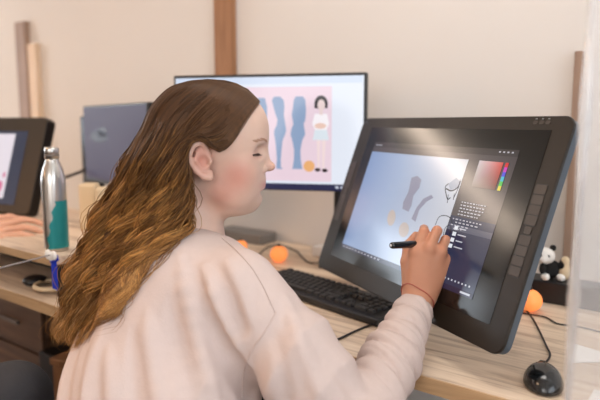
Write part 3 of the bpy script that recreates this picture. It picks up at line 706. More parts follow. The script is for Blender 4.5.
#@@PERSON
# ================================================================== PEOPLE
HO = W(215, 150, 1.05); HX = np.array([CT, ST, 0]); HY = np.array([-ST, CT, 0]); HZ = np.array([0, 0, 1.])
HM = np.stack([HX, HY, HZ])          # world -> head local: (p-HO)@HM.T
def hloc(p): return (p-HO)@HM.T
def hp(px, py, y=0):                  # pixel on the head-local plane y
    b = W(px, py, 1)-CAMP; k = ((HO+HY*y-CAMP)@HY)/(b@HY); return hloc(CAMP+b*k)
def hw(l): return HO+np.array(l)@HM
SHR = W(244, 288, .93); SHL = np.array([-.925, .69, SHR[2]]); CX = -.765
ELR = W(356, 434, .885); WRR = W(419, 299, 1.085)
ELL = np.array([-1.05, .76, .80]); WRL = np.array([-.97, .955, .775])
def P3(px, py, Z): return W(px, py, Z)
nose_tip = hp(272.6, 166.5); 
EO = hp(199.5, 160, -.084); EO[1] = 0; EO = EO
EO[1] = -.080*.15*0
print('ear', EO)
def head_sdf(w):
    p = hloc(w); q = p.copy(); q[..., 1] = np.abs(q[..., 1])
    d = ell(q, (-.006, 0, .032), (.096, .077, .084))
    d = smin(d, ell(q, (.041, 0, .038), (.047, .058, .052)), .03)
    d = smin(d, ell(q, (.034, 0, -.028), (.054, .058, .072)), .03)
    d = smin(d, ell(q, (.020, 0, -.066), (.056, .058, .042)), .03)
    d = smin(d, ell(q, (.046, .036, -.036), (.028, .024, .030)), .02)      # cheek
    d = smin(d, ell(q, (.036, .03, -.075), (.030, .026, .026)), .02)       # jowl
    d = smin(d, ell(q, (.060, 0, -.089), (.021, .020, .017)), .016)        # chin
    d = smin(d, ell(q, (.020, 0, -.100), (.045, .035, .016)), .02)         # soft under-chin
    d = smin(d, ell(q, (.068, 0, -.060), (.018, .024, .022)), .014)        # muzzle
    # brow and sockets
    d = smin(d, ell(q, (.068, .024, .014), (.018, .024, .008)), .012)
    d = smax(d, -ell(q, (.088, .033, .000), (.013, .017, .009)), .012)
    d = smin(d, ell(q, (.0615, .031, -.0005), (.0155, .016, .0125)), .004)   # closed lid over the eyeball
        # nose
    d = smin(d, cap(q, (.080, 0, .004), (.0925, 0, -.025), .0072, .0085), .010)
    d = smin(d, ell(q, (.0975, 0, -.0295), (.0095, .0092, .0082)), .006)
    d = smin(d, ell(q, (.0835, .0125, -.0335), (.0095, .0070, .0070)), .005)
    d = smax(d, -ell(q, (.089, .0065, -.0405), (.006, .0035, .0035)), .002)
    # lips
    d = smin(d, ell(q, (.0790, .004, -.0570), (.0095, .017, .0046)), .003)
    d = smin(d, ell(q, (.0780, .003, -.0660), (.0088, .015, .0050)), .003)
    d = smax(d, -cap(q, (.0895, 0, -.0612), (.070, .026, -.0630), .0016, .0020), .002)
    d = smax(d, -ell(q, (.087, 0, -.0770), (.008, .022, .0050)), .008)
    # ear
    q = (q-EO)/1.15+np.array((-.025, 0, -.002))
    rim = [(-.014, .070, .012), (-.020, .075, .022), (-.031, .078, .020), (-.038, .079, .008), (-.037, .077, -.006), (-.030, .073, -.018), (-.020, .069, -.026), (-.013, .066, -.027), (-.011, .064, -.020)]
    e = chain(q, rim, [.0030, .0036, .0038, .0038, .0036, .0038, .0052, .0058, .0035], .003)
    e = smin(e, ell(q, (-.024, .066, .000), (.015, .008, .022)), .004)
    e = smax(e, -ell(q, (-.018, .0755, -.004), (.008, .0085, .0095)), .003)
    e = smin(e, ell(q, (-.010, .069, -.004), (.003, .003, .005)), .003)
    e = smin(e, chain(q, [(-.028, .0745, .010), (-.0305, .075, -.002), (-.024, .071, -.014)], [.0022, .0026, .0024]), .002)
    d = smin(d, e*1.15, .003)
    return d
NB = np.array([-.800, .708, .93])       # neck base inside the collar
NT = hw((-.036, 0, -.055))
def hand(p, wr, mcp, pip, dip, tip, th, fr=(.0105, .0092, .0082, .0075)):
    d = None
    for i in range(4):
        e = cap(p, wr[0]+(wr[1]-wr[0])*(i/3), mcp[i], .0165, .0125 if i < 3 else .0115)
        d = e if d is None else smin(d, e, .014)
    for i in range(4):
        s = (1, 1.02, .96, .85)[i]
        e = chain(p, [mcp[i], pip[i], dip[i], tip[i]], [fr[0]*s*1.05, fr[1]*s, fr[2]*s, fr[3]*s], .003)
        d = smin(d, e, .0035)
        d = smin(d, ell(p, mcp[i], (.0115*s,)*3), .006)
    e = chain(p, th, [.0165, .0125, .0105, .0088], .005)
    return smin(d, e, .006)
RW = [P3(411, 294, 1.083), P3(428, 297, 1.087)]
RM = [P3(415.5, 252, 1.083), P3(428.5, 249, 1.080), P3(440, 252, 1.085), P3(447, 261, 1.095)]
RP = [P3(424, 231.5, 1.098), P3(437, 231, 1.098), P3(445.5, 240, 1.105), P3(449.5, 252, 1.112)]
RD = [P3(424, 229, 1.126), P3(437, 230, 1.126), P3(444.5, 241, 1.128), P3(446.5, 254, 1.130)]
RT = [P3(426.5, 236, 1.146), P3(438, 239, 1.143), P3(442, 251, 1.136), P3(441, 262, 1.132)]
RTH = [P3(411, 285, 1.088), P3(407.5, 262, 1.098), P3(408.5, 246, 1.112), P3(416, 236, 1.136)]
def rhand(p): return hand(p, RW, RM, RP, RD, RT, RTH)
LW = [WRL+np.array([.014, 0, 0]), WRL+np.array([-.018, 0, 0])]
LM = [WRL+np.array(a) for a in ((.03, .075, .002), (.01, .08, .006), (-.01, .078, .004), (-.028, .07, -.001))]
LP = [m_+np.array(a) for m_, a in zip(LM, ((.006, .035, .0), (.002, .038, 0), (-.004, .036, 0), (-.008, .03, 0)))]
LD = [m_+np.array((0, .02, -.011)) for m_ in LP]; LT = [m_+np.array((0, .012, -.012)) for m_ in LD]
LTH = [WRL+np.array((.02, .015, 0)), WRL+np.array((.045, .04, -.006)), WRL+np.array((.055, .065, -.01)), WRL+np.array((.055, .088, -.016))]
def lhand(p): return hand(p, LW, LM, LP, LD, LT, LTH)
def far(fn, p, c, r):           # evaluate fn only near c, distance bound elsewhere
    d = ln(p-c)-r; out = np.maximum(d, .03)+0.0; mk = d < .05
    if mk.any(): out[mk] = fn(p[mk])
    return out
HC = hw((0, 0, 0))
def body_sdf(p):
    d = cap(p, NT, NB, .050, .058)
    d = smin(d, cap(p, NB, (CX, .66, .70), .075, .12), .05)
    d = smin(d, cap(p, (CX-.12, .69, .895), (CX+.12, .69, .895), .045), .05)
    d = smin(d, cap(p, (CX, .62, .70), (CX, .55, .52), .12, .14), .05)
    for s, e, w in ((SHR, ELR, WRR), (SHL, ELL, WRL)):
        d = smin(d, chain(p, [s, e], [.042, .035], .02), .03)
        d = smin(d, chain(p, [e, (e*.6+w*.4), w], [.035, .033, .0262], .02), .012)
    for sx in (-1, 1):
        hp_, kn, an = np.array([CX+sx*.09, .53, .53]), np.array([CX+sx*.11, .98, .53]), np.array([CX+sx*.11, .95, .10])
        d = smin(d, chain(p, [hp_, kn, an], [.085, .055, .04], .02), .03)
        d = smin(d, cap(p, an+np.array([0, 0, -.06]), an+np.array([0, .15, -.07]), .035, .025), .03)
    d = smin(d, far(head_sdf, p, HC, .16), .022)
    d = smin(d, far(rhand, p, RM[1], .09), .008)
    d = smin(d, far(lhand, p, LM[1], .10), .008)
    return d
# ---- shirt
def seg_t(p, a, b):
    ab = b-a; t = ((p-a)@ab)/(ab@ab); return t
FA = (WRR-ELR)/np.linalg.norm(WRR-ELR)
CUFF = P3(416, 311, 1.073)
SWR = ELR+FA*((CUFF-ELR)@FA)+np.array([0.0, 0, -.001])
def sleeve_axes(p):
    t = (p-ELR)@FA; L_ = (SWR-ELR)@FA
    c = ELR+np.clip(t, 0, L_)[..., None]*FA; r = p-c
    u = np.cross(FA, [0, 0, 1]); u /= np.linalg.norm(u); v = np.cross(FA, u)
    return t/L_, np.arctan2(r@v, r@u), L_
def shirt_sdf(p):
    X, Yy, Z_ = p[..., 0], p[..., 1], p[..., 2]
    d = ell(p, (CX, .665, .79), (.172, .118, .19))
    d = smin(d, ell(p, (CX, .655, .86), (.150, .095, .11)), .03)
    d = smin(d, cap(p, (CX-.14, .685, .882), (CX+.135, .68, .876), .052), .04)
    d = smin(d, cap(p, (CX-.07, .70, .915), (CX+.07, .70, .915), .050), .04)
    d = smin(d, ell(p, (CX+.010, .60, .62), (.188, .150, .24)), .06)
    # folds over the back
    bk_ = sst(.93, .80, Z_)*sst(.70, .62, Yy)
    ph = X*52+Z_*16+2.2*np.sin(Z_*11+X*9)
    d = d-bk_*(.0055*(1-2*np.abs(np.sin(ph*.5)))+.0022*np.sin(ph*2.1+1.3+Z_*20))
    # right sleeve
    a = chain(p, [SHR+np.array([-.01, 0, -.006]), SHR*.5+ELR*.5+np.array([0, 0, -.004]), ELR], [.064, .066, .058], .03)
    tu = seg_t(p, SHR, ELR)
    a = a-(.0026*(1-2*np.abs(np.sin(tu*8.5+X*20)))+.002*np.sin(tu*31+Z_*60+1))*sst(.1, .4, tu)
    tt_, an_, L_ = sleeve_axes(p)
    fr_ = chain(p, [ELR, ELR*.45+SWR*.55, SWR], [.055, .0455, .0335], .02)
    ph2 = tt_*50+1.9*np.sin(an_+.5)+1.0*np.sin(an_*2+tt_*7)
    fold = (np.abs(np.sin(ph2*.5))**.6-.62)*(.0110-.003*tt_)-.0030*np.exp(-(np.sin(ph2*.83+an_*1.3+.7)/.28)**2)
    fr_ = fr_-fold*sst(.12, .45, tt_)
    fr_ = smax(fr_, (p-SWR)@FA-.004+.002*np.sin(an_*3), .004)
    a = smin(a, fr_, .012)
    d = smin(d, a, .035)
    # left sleeve
    l = chain(p, [SHL, ELL], [.062, .055], .02)
    fl = (WRL-ELL)/np.linalg.norm(WRL-ELL); l2 = cap(p, ELL, WRL, .052, .036); l2 = smax(l2, (p-WRL)@fl+.01, .004)
    d = smin(d, smin(l, l2, .012), .022)
    # neck opening: cut by a tilted plane just round the neck
    nk = cap(p, NT, NB, .055, .064)
    d = smax(d, -nk, .006)
    return d
shirt_base = shirt_sdf
def vnear0(px, py, fn, z0=.6, z1=1.4):
    b = W(px, py, 1)-CAMP; t = z0
    for _ in range(200):
        dd_ = float(fn((CAMP+b*t)[None])[0])
        if dd_ < .0006: return t
        t += max(dd_*.7, .0005)
        if t > z1: return None
    return t
def fold_path(pts, off):
    o = []
    for a, b in spline(np.array(pts, float), 9):
        t_ = vnear0(a, b, shirt_base)
        if t_: o.append(W(a, b, t_+off))
    return o
RID = [(fold_path(p_, .004), r_) for p_, r_ in (([(180, 258), (188, 300), (200, 345), (216, 405)], .0075), ([(148, 315), (152, 355), (160, 405)], .008),
      ([(204, 268), (216, 305), (238, 350), (266, 402)], .0075), ([(228, 262), (240, 290), (246, 320)], .006), ([(286, 300), (300, 345), (318, 390)], .006), ([(110, 350), (112, 405)], .006))]
VAL = [(fold_path(p_, -.006), r_) for p_, r_ in (([(196, 272), (206, 312), (224, 350), (250, 398)], .0125), ([(168, 300), (176, 345), (192, 405)], .0105), ([(222, 345), (240, 372), (262, 402)], .015),
      ([(130, 330), (132, 405)], .010), ([(214, 262), (228, 296), (240, 330)], .009), ([(272, 330), (280, 365), (284, 400)], .009), ([(322, 352), (345, 378), (362, 400)], .010))]
def shirt_sdf(p):
    d = shirt_base(p); near = np.abs(d) < .04
    if near.any():
        q = p[near]; e = d[near]
        for c_, r_ in RID: e = smin(e, chain(q, c_, np.interp(np.arange(len(c_)), [0, 2, 8], [.001, r_, r_]), .01), .014)
        for c_, r_ in VAL: e = smax(e, -chain(q, c_, np.interp(np.arange(len(c_)), [0, 4, 8], [.0005, r_*.8, r_]), .01), .014)
        d = d.copy(); d[near] = e
    return d
def shirt_hem(p): return smax(shirt_sdf(p), .50-p[..., 2], .005)
def vnear(px, py, fn, z0=.6, z1=1.4):
    b = W(px, py, 1)-CAMP; t = z0
    for _ in range(200):
        dd_ = float(fn((CAMP+b*t)[None])[0])
        if dd_ < .0006: return t
        t += max(dd_*.7, .0005)
        if t > z1: return None
    return t
PR = empty('person', (CX, .55, 0), 'person with long wavy brown hair in a pale pink long-sleeved top drawing with a pen', 'person')
po = np.array(PR.location)
v, f = sdf_mesh(body_sdf, (-1.2, .38, -.02), (-.25, 1.22, 1.32), .0022)
# skin tones per vertex
base = np.array(srgb(210, 178, 160)[:3]); red = np.array(srgb(190, 108, 90)[:3]); lip = np.array(srgb(196, 118, 118)[:3])
l = hloc(v); q = l.copy(); q[:, 1] = np.abs(q[:, 1])
tone = np.repeat(base[None], len(v), 0)
g_ = lambda c, r: np.exp(-(((q-np.array(c))/np.array(r))**2).sum(1))
def mixc(tn, c, a): return tn+(c-tn)*a[:, None]
tone = mixc(tone, red, .6*g_((.046, .06, -.040), (.030, .03, .030)))
tone = mixc(tone, red, .45*g_((.015, .06, -.075), (.030, .03, .030)))
tone = mixc(tone, red, .35*g_((.098, 0, -.03), (.012, .012, .012)))
tone = mixc(tone, red, .65*g_((EO[0], .078, EO[2]), (.02, .02, .03)))
tone = mixc(tone, lip, .9*np.clip(1.6*g_((.080, 0, -.0615), (.012, .020, .0075)), 0, 1))
tone = mixc(tone, np.array(srgb(206, 150, 138)[:3]), .5*g_((.072, .033, -.008), (.012, .016, .010)))
hd = np.array(srgb(196, 138, 108)[:3]); dH = ln(v-RM[1]); tone = mixc(tone, hd, sst(.16, .08, dH))
for m_ in RM+RP: tone = mixc(tone, np.array(srgb(205, 135, 108)[:3]), .35*np.exp(-(ln(v-m_)/.010)**2))
npmesh('body', v-po, f, M['skin'], PR, tone)
v, f = sdf_mesh(shirt_hem, (-1.2, .38, .48), (-.25, 1.16, 1.02), .0032)
SH_ = npmesh('shirt', v-po, f, M['cloth'], PR)
# legs in trousers
def trousers(p):
    d = cap(p, (CX-.05, .53, .53), (CX+.05, .53, .53), .125)
    for sx in (-1, 1):
        d = smin(d, chain(p, [np.array([CX+sx*.09, .53, .535]), np.array([CX+sx*.11, .98, .535]), np.array([CX+sx*.11, .95, .12])], [.094, .066, .052], .02), .03)
    return smax(smax(d, p[..., 2]-.60, .01), .10-p[..., 2], .004)
v, f = sdf_mesh(trousers, (-1.1, .3, .08), (-.45, 1.15, .72), .006); npmesh('trousers', v-po, f, M['jeans'], PR)
for sx in (-1, 1):
    an = np.array([CX+sx*.11, .95, .045]); bl = blob('shoe', [((0, .05, .0), (.045, .13, .04)), ((0, -.02, .02), (.04, .05, .05))], M['black'], PR, .006, .02); bl.location = an-po
# seams
def onshirt(pts, n=40, lift=.0012):
    s = spline(np.array(pts, float), n); out = []
    for a, b in s:
        t_ = vnear(a, b, shirt_sdf)
        if t_ and t_ < 1.25: out.append(W(a, b, t_-.0002)-po)
    return out
for nm, pts in (('sleeve_seam', [(276, 312), (266, 330), (252, 350), (244, 372), (242, 398)]), ('shoulder_seam', [(222, 238), (236, 250), (252, 268), (264, 288), (275, 312)])):
    o_pts = onshirt(pts)
    if len(o_pts) > 4: tubeo(nm, o_pts, .0010, M['cloth'], SH_, seg=6)
# collar band around the neck
axn = (NT-NB)/np.linalg.norm(NT-NB); cu_pts = []
for k in range(48):
    a = 2*math.pi*k/48; u = np.cross(axn, [1, 0, 0]); u /= np.linalg.norm(u); w_ = np.cross(axn, u); dr = u*math.cos(a)+w_*math.sin(a)
    best = None
    for s_ in np.linspace(.09, -.05, 60):
        c = NB+axn*s_; tq = np.clip(((c-NT)@(NB-NT))/((NB-NT)@(NB-NT)), 0, 1); r = .055+.009*tq+.004
        if shirt_sdf((c+dr*(r+.004))[None])[0] < 0: best = c+dr*r; break
    if best is not None: cu_pts.append(best-po)
if len(cu_pts) > 20:
    cu_pts = np.array(cu_pts); cu_pts = (cu_pts+np.roll(cu_pts, 1, 0)+np.roll(cu_pts, -1, 0))/3; cu_pts = np.vstack([cu_pts, cu_pts[:1]])
    tubeo('collar', cu_pts, .0035, M['cloth'], SH_, seg=8)
# bracelet
FAh = ((RM[1]+RM[2])/2-WRR); FAh /= np.linalg.norm(FAh)
bc_ = P3(419, 301, 1.083); tiltv = FA+np.array([.0, 0, 0])
u = np.cross(FA, [0, 0, 1]); u /= np.linalg.norm(u); w_ = np.cross(u, FA)
bpts = []
for k in range(40):
    a = 2*math.pi*k/40; dr = u*math.cos(a)+w_*math.sin(a); r = .01
    while body_sdf((bc_+dr*r)[None])[0] < .0005 and r < .06: r += .0008
    bpts.append(bc_+dr*r-po)
bpts.append(bpts[0]); bm = bmesh.new(); tube(bm, bpts, .0012, 6, False); bmobj('bracelet', bm, M['cord'], PR, True)
def onhead(c, lift=.0006):
    c = np.array(c, float); o = hloc(HO+0.0)
    for _ in range(60):
        d_ = head_sdf(hw(c)[None])[0]
        if abs(d_-lift) < .0003: break
        dr = np.array([.8, np.sign(c[1])*.6, 0]); c = c+dr*(lift-d_)*.9
    return c
# brows and lashes (both sides)
for s_ in (-1, 1):
    bm = bmesh.new()
    for k in range(60):
        t_ = k/59; y_ = .012+.034*t_; x_ = .0865-.020*t_**1.8; z_ = .0150+.0045*math.sin(t_*3.0)
        a_ = onhead((x_, s_*y_, z_+random.uniform(-.0018, .0018))); a = hw(a_); b = hw(onhead(a_+np.array((-.0035, s_*.004, .0015+random.uniform(-.001, .001)))))
        tube(bm, [a-po, b-po], [.0006, .0003], 3)
    bmobj('eyebrow', bm, M['brow'], PR)
    bm = bmesh.new(); pts = []
    for k in range(22):
        t_ = k/21; an = -1.0+2.3*t_
        c = np.array((.0615+.0160*math.cos(an), s_*(.031+.0164*math.sin(an)), -.0062+.001*math.cos(an)))
        c = onhead(c)
        pts.append(hw(c)-po); dr = np.array((math.cos(an), s_*math.sin(an), -.45)); tube(bm, [hw(c)-po, hw(c+dr*.0045)-po, hw(c+dr*.0075+np.array((0, 0, .001)))-po], [.0005, .0004, .0002], 3)
    tube(bm, pts, .0011, 5)
    bmobj('eyelashes', bm, M['lash'], PR)
#@@HAIR
# ---- hair
def hs(px, py, off=.006):          # point on the near side of the skull seen at this pixel, lifted outward
    fn = lambda p: ell(hloc(p), (-.006, 0, .032), (.096+off, .077+off, .084+off))
    t_ = vnear(px, py, fn, .85, 1.2)
    return W(px, py, t_) if t_ else W(px, py, 1.05)
G_ = []
def guide(sc_pts, rest): G_.append([hs(a, b) if len(c) == 0 else W(a, b, c[0]) for a, b, *c in sc_pts]+[W(*r) for r in rest])
guide([(258, 101, 1.045), (250, 112), (240, 128), (229, 146)], [(218, 151, .962), (208, 141, .955), (198, 136, .957), (189, 144, .955), (186, 162, .955), (187, 185, .960), (187, 208, .965), (180, 232, .962), (166, 254, .955), (152, 276, .95), (138, 302, .95), (126, 328, .96)])
guide([(256, 97, 1.045), (243, 109), (229, 122), (215, 131)], [(203, 134, .955), (192, 140, .955), (184, 155, .955), (181, 178, .958), (180, 204, .962), (174, 230, .962), (162, 252, .955), (146, 277, .952), (132, 305, .955), (120, 334, .965)])
guide([(248, 89, 1.05), (232, 103), (214, 118), (198, 131)], [(184, 146, .955), (175, 168, .957), (169, 196, .962), (162, 224, .962), (150, 248, .958), (136, 276, .956), (124, 304, .96), (114, 334, .97)])
guide([(236, 83, 1.05), (214, 97), (194, 117), (180, 138)], [(170, 160, .957), (164, 185, .962), (158, 212, .965), (148, 238, .965), (134, 262, .965), (122, 290, .968), (112, 318, .975), (106, 344, .98)])
guide([(224, 80, 1.05), (200, 90), (180, 106), (165, 128)], [(155, 155, .965), (148, 182, .972), (140, 210, .978), (130, 238, .982), (116, 265, .985), (104, 292, .99), (96, 320, .995), (92, 348, 1.0)])
guide([(208, 79, 1.05), (184, 87), (166, 101), (153, 125)], [(142, 152, .985), (134, 180, .992), (126, 208, 1.0), (114, 236, 1.004), (100, 262, 1.008), (90, 290, 1.01), (82, 320, 1.015), (78, 346, 1.02)])
guide([(194, 80, 1.055), (172, 88, 1.03), (154, 106, 1.02), (144, 128, 1.02)], [(133, 152, 1.02), (123, 178, 1.025), (112, 206, 1.03), (99, 234, 1.035), (86, 262, 1.04), (76, 290, 1.04), (69, 318, 1.04), (68, 340, 1.04)])
guide([(188, 81, 1.06), (168, 88, 1.08), (150, 107, 1.09), (140, 130, 1.095)], [(128, 153, 1.09), (116, 180, 1.085), (104, 208, 1.08), (91, 236, 1.075), (78, 264, 1.07), (68, 292, 1.065), (62, 318, 1.06), (62, 338, 1.06)])
guide([(196, 80, 1.065), (182, 88, 1.12), (168, 108, 1.145), (158, 135, 1.15)], [(146, 160, 1.145), (134, 185, 1.13), (120, 210, 1.12), (106, 236, 1.11), (92, 262, 1.10), (80, 290, 1.09), (74, 318, 1.08), (76, 336, 1.08)])
guide([(215, 81, 1.07), (206, 92, 1.125), (196, 115, 1.148), (188, 140, 1.155)], [(180, 165, 1.15), (170, 190, 1.14), (156, 214, 1.13), (140, 238, 1.12), (124, 262, 1.11), (108, 290, 1.10), (100, 315, 1.09), (100, 335, 1.08)])
guide([(240, 86, 1.07), (234, 98, 1.115), (226, 118, 1.137), (216, 140, 1.145)], [(210, 160, 1.145), (208, 180, 1.14), (212, 200, 1.135), (220, 215, 1.13), (224, 228, 1.12), (226, 240, 1.11), (224, 250, 1.10), (222, 258, 1.10)])
NS = 44
GD = []
for g in G_:
    a = np.array(g); s = np.r_[0, np.cumsum(ln(np.diff(a, axis=0)))]; fine = spline(a, 400); sf = np.r_[0, np.cumsum(ln(np.diff(fine, axis=0)))]
    tt_ = np.linspace(0, sf[-1], NS); GD.append(np.stack([np.interp(tt_, sf, fine[:, k]) for k in range(3)], -1))
GD = np.array(GD); NG = len(GD)
def gat(u):        # interpolate the guides at u in [0,NG-1]
    i = np.clip(u.astype(int), 0, NG-2); f_ = (u-i)[:, None, None]; return GD[i]*(1-f_)+GD[i+1]*f_
axis = lambda z: None
def build_hair(n, parent):
    vv = np.linspace(0, 1, NS)
    ncl = 150
    cu = rng.uniform(0, NG-1, ncl); cu[:112] = rng.uniform(0, 7.2, 112); cw = rng.uniform(0, 1, ncl)**1.3
    cph = rng.uniform(0, 6.28, ncl); cfr = rng.uniform(3.8, 5.2, ncl); cam = rng.uniform(.7, 1.5, ncl)
    ct = rng.uniform(0, 1, ncl)
    u = np.where(rng.random(n) < .82, rng.uniform(0, 7.4, n), rng.uniform(7.0, NG-1.001, n)); w = rng.uniform(0, 1, n)**1.2
    dist = (u[:, None]-cu)**2+((w[:, None]-cw)*1.2)**2; ci = dist.argmin(1)
    conv = sst(.22, .62, vv)[None]*.86
    U_ = u[:, None]*(1-conv)+cu[ci][:, None]*conv; Wd = w[:, None]*(1-conv)+cw[ci][:, None]*conv
    wisp = np.where(rng.random(n) < .03, rng.uniform(0, .45, n), 0); U_ = np.clip(U_, 0, NG-1.001)-(wisp*(u < 2.5))[:, None]*(1-sst(.1, .3, vv))[None]
    U_ = np.where((u < .25)[:, None], U_-.12*rng.random(n)[:, None]*(1-sst(.1, .3, vv))[None], U_)
    i = np.maximum(U_, 0).astype(int); f_ = (U_-i)[..., None]; k = np.arange(NS)[None].repeat(n, 0)
    pos = GD[i, k]*(1-f_)+GD[i+1, k]*f_
    # inward direction: from outer layer to the mass centre line
    cen = GD[:10].mean(0); headc = hw((-.006, 0, .03))
    tgt = np.where((vv < .30)[:, None], headc, cen)
    mixv = sst(.2, .42, vv)[:, None]; tgt = headc*(1-mixv)+cen*mixv
    inw = tgt[None]-pos; inw /= ln(inw)[..., None]+1e-6
    thick = (.010+.030*sst(.3, .6, vv))[None]
    pos = pos+inw*(Wd*thick)[..., None]
    # waves
    tan_ = np.gradient(pos, axis=1); tan_ /= ln(tan_)[..., None]+1e-9
    side = np.cross(tan_, -inw); side /= ln(side)[..., None]+1e-9
    amp = .0145*sst(.26, .6, vv)[None]*cam[ci][:, None]
    ph = cph[ci][:, None]+cfr[ci][:, None]*6.283*(vv[None]**1.15)+rng.normal(0, .16, n)[:, None]
    pos = pos+side*(amp*np.sin(ph))[..., None]-inw*(amp*.75*(np.cos(ph)+.3))[..., None]
    # frizz
    fz = rng.normal(0, 1, (n, 3))[:, None, :]*sst(.1, .7, vv)[None, :, None]*.0034
    stray = (rng.random(n) < .05)[:, None, None]
    pos = pos+fz*np.where(stray, 3.0, 1.0)+.0012*np.sin(vv[None, :, None]*rng.uniform(20, 40, (n, 1, 1))+rng.uniform(0, 6, (n, 1, 3)))*sst(.2, .6, vv)[None, :, None]
    # keep outside head / neck / shirt
    flatp = pos.reshape(-1, 3)
    def push(fn, gap, sub, fac):
        nonlocal flatp
        e = .002
        d = fn(flatp[sub]); m_ = d < gap; idx = np.nonzero(sub)[0][m_]
        if len(idx) == 0: return
        p = flatp[idx]; g0 = fn(p); gr = np.stack([fn(p+np.eye(3)[k_]*e)-g0 for k_ in range(3)], -1); gr /= ln(gr)[..., None]+1e-9
        flatp[idx] = p+gr*((gap-g0)*fac)[:, None]
    jit = np.repeat(rng.uniform(0, 1, n), NS)*.010
    skull = lambda p: (lambda l_: smin(smin(ell(l_, (-.006, 0, .032), (.097, .078, .085)), ell(l_, (.041, 0, .038), (.047, .058, .052)), .03), ell(l_, (.034, 0, -.028), (.054, .058, .072)), .03))(hloc(p))
    neck = lambda p: cap(p, NT, NB, .052, .060)
    for _ in range(2):
        push(skull, .003, np.ones(len(flatp), bool), 1); push(neck, .003, flatp[:, 2] < 1.12, 1); push(shirt_sdf, .004, flatp[:, 2] < 1.0, 1)
    q_ = hloc(flatp); ey = np.stack([(q_[:, 0]-EO[0]-.001)/.017, (q_[:, 2]-EO[2])/.0335], -1); er = ln(ey)
    inear = (er < 1) & (q_[:, 1] < -.055)
    sc_ = 1/np.maximum(er[inear], .25); q_[inear, 0] = EO[0]+.001+(q_[inear, 0]-EO[0]-.001)*sc_; q_[inear, 2] = EO[2]+(q_[inear, 2]-EO[2])*sc_
    q_[inear, 0] = np.where((q_[inear, 2] < EO[2]+.01), np.minimum(q_[inear, 0], EO[0]-.012), q_[inear, 0])
    flatp = hw(q_)
    pos = flatp.reshape(n, NS, 3)
    # some end early so the tips are ragged
    L_ = np.clip(rng.normal(.96, .07, n), .62, 1.04); L_ = np.minimum(L_, 1.0)
    tv = vv[None]*L_[:, None]*(NS-1); i0 = np.minimum(tv.astype(int), NS-2); fr_ = (tv-i0)[..., None]; ar = np.arange(n)[:, None]
    pos = pos[ar, i0]*(1-fr_)+pos[ar, i0+1]*fr_
    rad = (.00050+.00022*rng.random(n))[:, None]*np.interp(vv, [0, .05, .8, 1], [.7, 1, .9, .25])[None]
    tan_ = np.gradient(pos, axis=1); tan_ /= ln(tan_)[..., None]+1e-9
    ref = np.array([.3, -.5, .8]); a1 = np.cross(tan_, ref); a1 /= ln(a1)[..., None]+1e-9; a2 = np.cross(tan_, a1)
    V3 = np.stack([pos+(a1*math.cos(t_)+a2*math.sin(t_))*rad[..., None] for t_ in (0, 2.094, 4.189)], 2)      # n,NS,3,3
    idx = np.arange(n*NS*3).reshape(n, NS, 3)
    F = np.stack([idx[:, :-1, :], np.roll(idx, -1, 2)[:, :-1, :], np.roll(idx, -1, 2)[:, 1:, :], idx[:, 1:, :]], -1).reshape(-1, 4)
    dark = np.array(srgb(82, 53, 29)[:3]); mid = np.array(srgb(128, 84, 44)[:3]); gold = np.array(srgb(232, 174, 98)[:3]); pale = np.array(srgb(240, 205, 150)[:3])
    hgt = (HO[2]+.09-pos[..., 2])/.42        # 0 at crown, 1 at ends
    t1 = sst(.12, .55, hgt+rng.normal(0, .07, n)[:, None]); t2 = sst(.35, 1.0, hgt)*ct[ci][:, None]
    col = dark+(mid-dark)*t1[..., None]; hl = (t1*(.10+.90*ct[ci][:, None])*np.clip(rng.normal(.65, .3, n), 0, 1)[:, None]*(1-.75*w[:, None]))
    col = col+(gold-col)*hl[..., None]; col = col+(pale-col)*(.5*t2*(rng.random(n) < .3)[:, None])[..., None]
    col = col*(rng.uniform(.6, 1.4, n)*(.75+.5*ct[ci]))[:, None, None]
    tone = np.repeat(col[:, :, None, :], 3, 2).reshape(-1, 3)
    return V3.reshape(-1, 3), F, tone
hv, hf, ht = build_hair(12000, PR)
# inner mass so that no skin or background shows between the locks
def mass(p):
    l_ = hloc(p)
    d = ell(l_, (-.006, 0, .032), (.0975, .0785, .0855))
    # hairline: keep only behind it
    hl1 = (l_[..., 0]-.018)*.80-(l_[..., 2]-.020)*.60     # plane rising towards the forehead
    d = smax(d, hl1, .006)
    d = smax(d, -(l_[..., 2]+.045), .01)
    for j in (2, 3, 4, 5, 6, 7, 8):
        g = GD[j]; c = GD[:10].mean(0)
        q = g+(c-g)/(ln(c-g)[:, None]+1e-6)*np.minimum(.046, ln(c-g)*.8)[:, None]
        q = q[12:40:4]
        d = smin(d, chain(p, q, [.016, .020, .022, .024, .024, .020, .014][:len(q)], .01), .008)
    d = smax(d, -(shirt_sdf(p)-.003), .004)
    ec = hw((EO[0], -.078, EO[2]))
    return smax(d, -(ln(p-ec)-.032), .004)
mv, mf = sdf_mesh(mass, hv.min(0)-.02, hv.max(0)+.02, .004)
hg = np.clip((HO[2]+.09-mv[:, 2])/.42, 0, 1)
mt = np.array(srgb(52, 34, 24)[:3])+(np.array(srgb(70, 44, 24)[:3])-np.array(srgb(52, 34, 24)[:3]))*sst(.2, .8, hg)[:, None]
npmesh('hair', np.vstack([hv, mv])-po, np.vstack([hf, mf+len(hv)]), M['hair'], PR, np.vstack([ht, mt]))
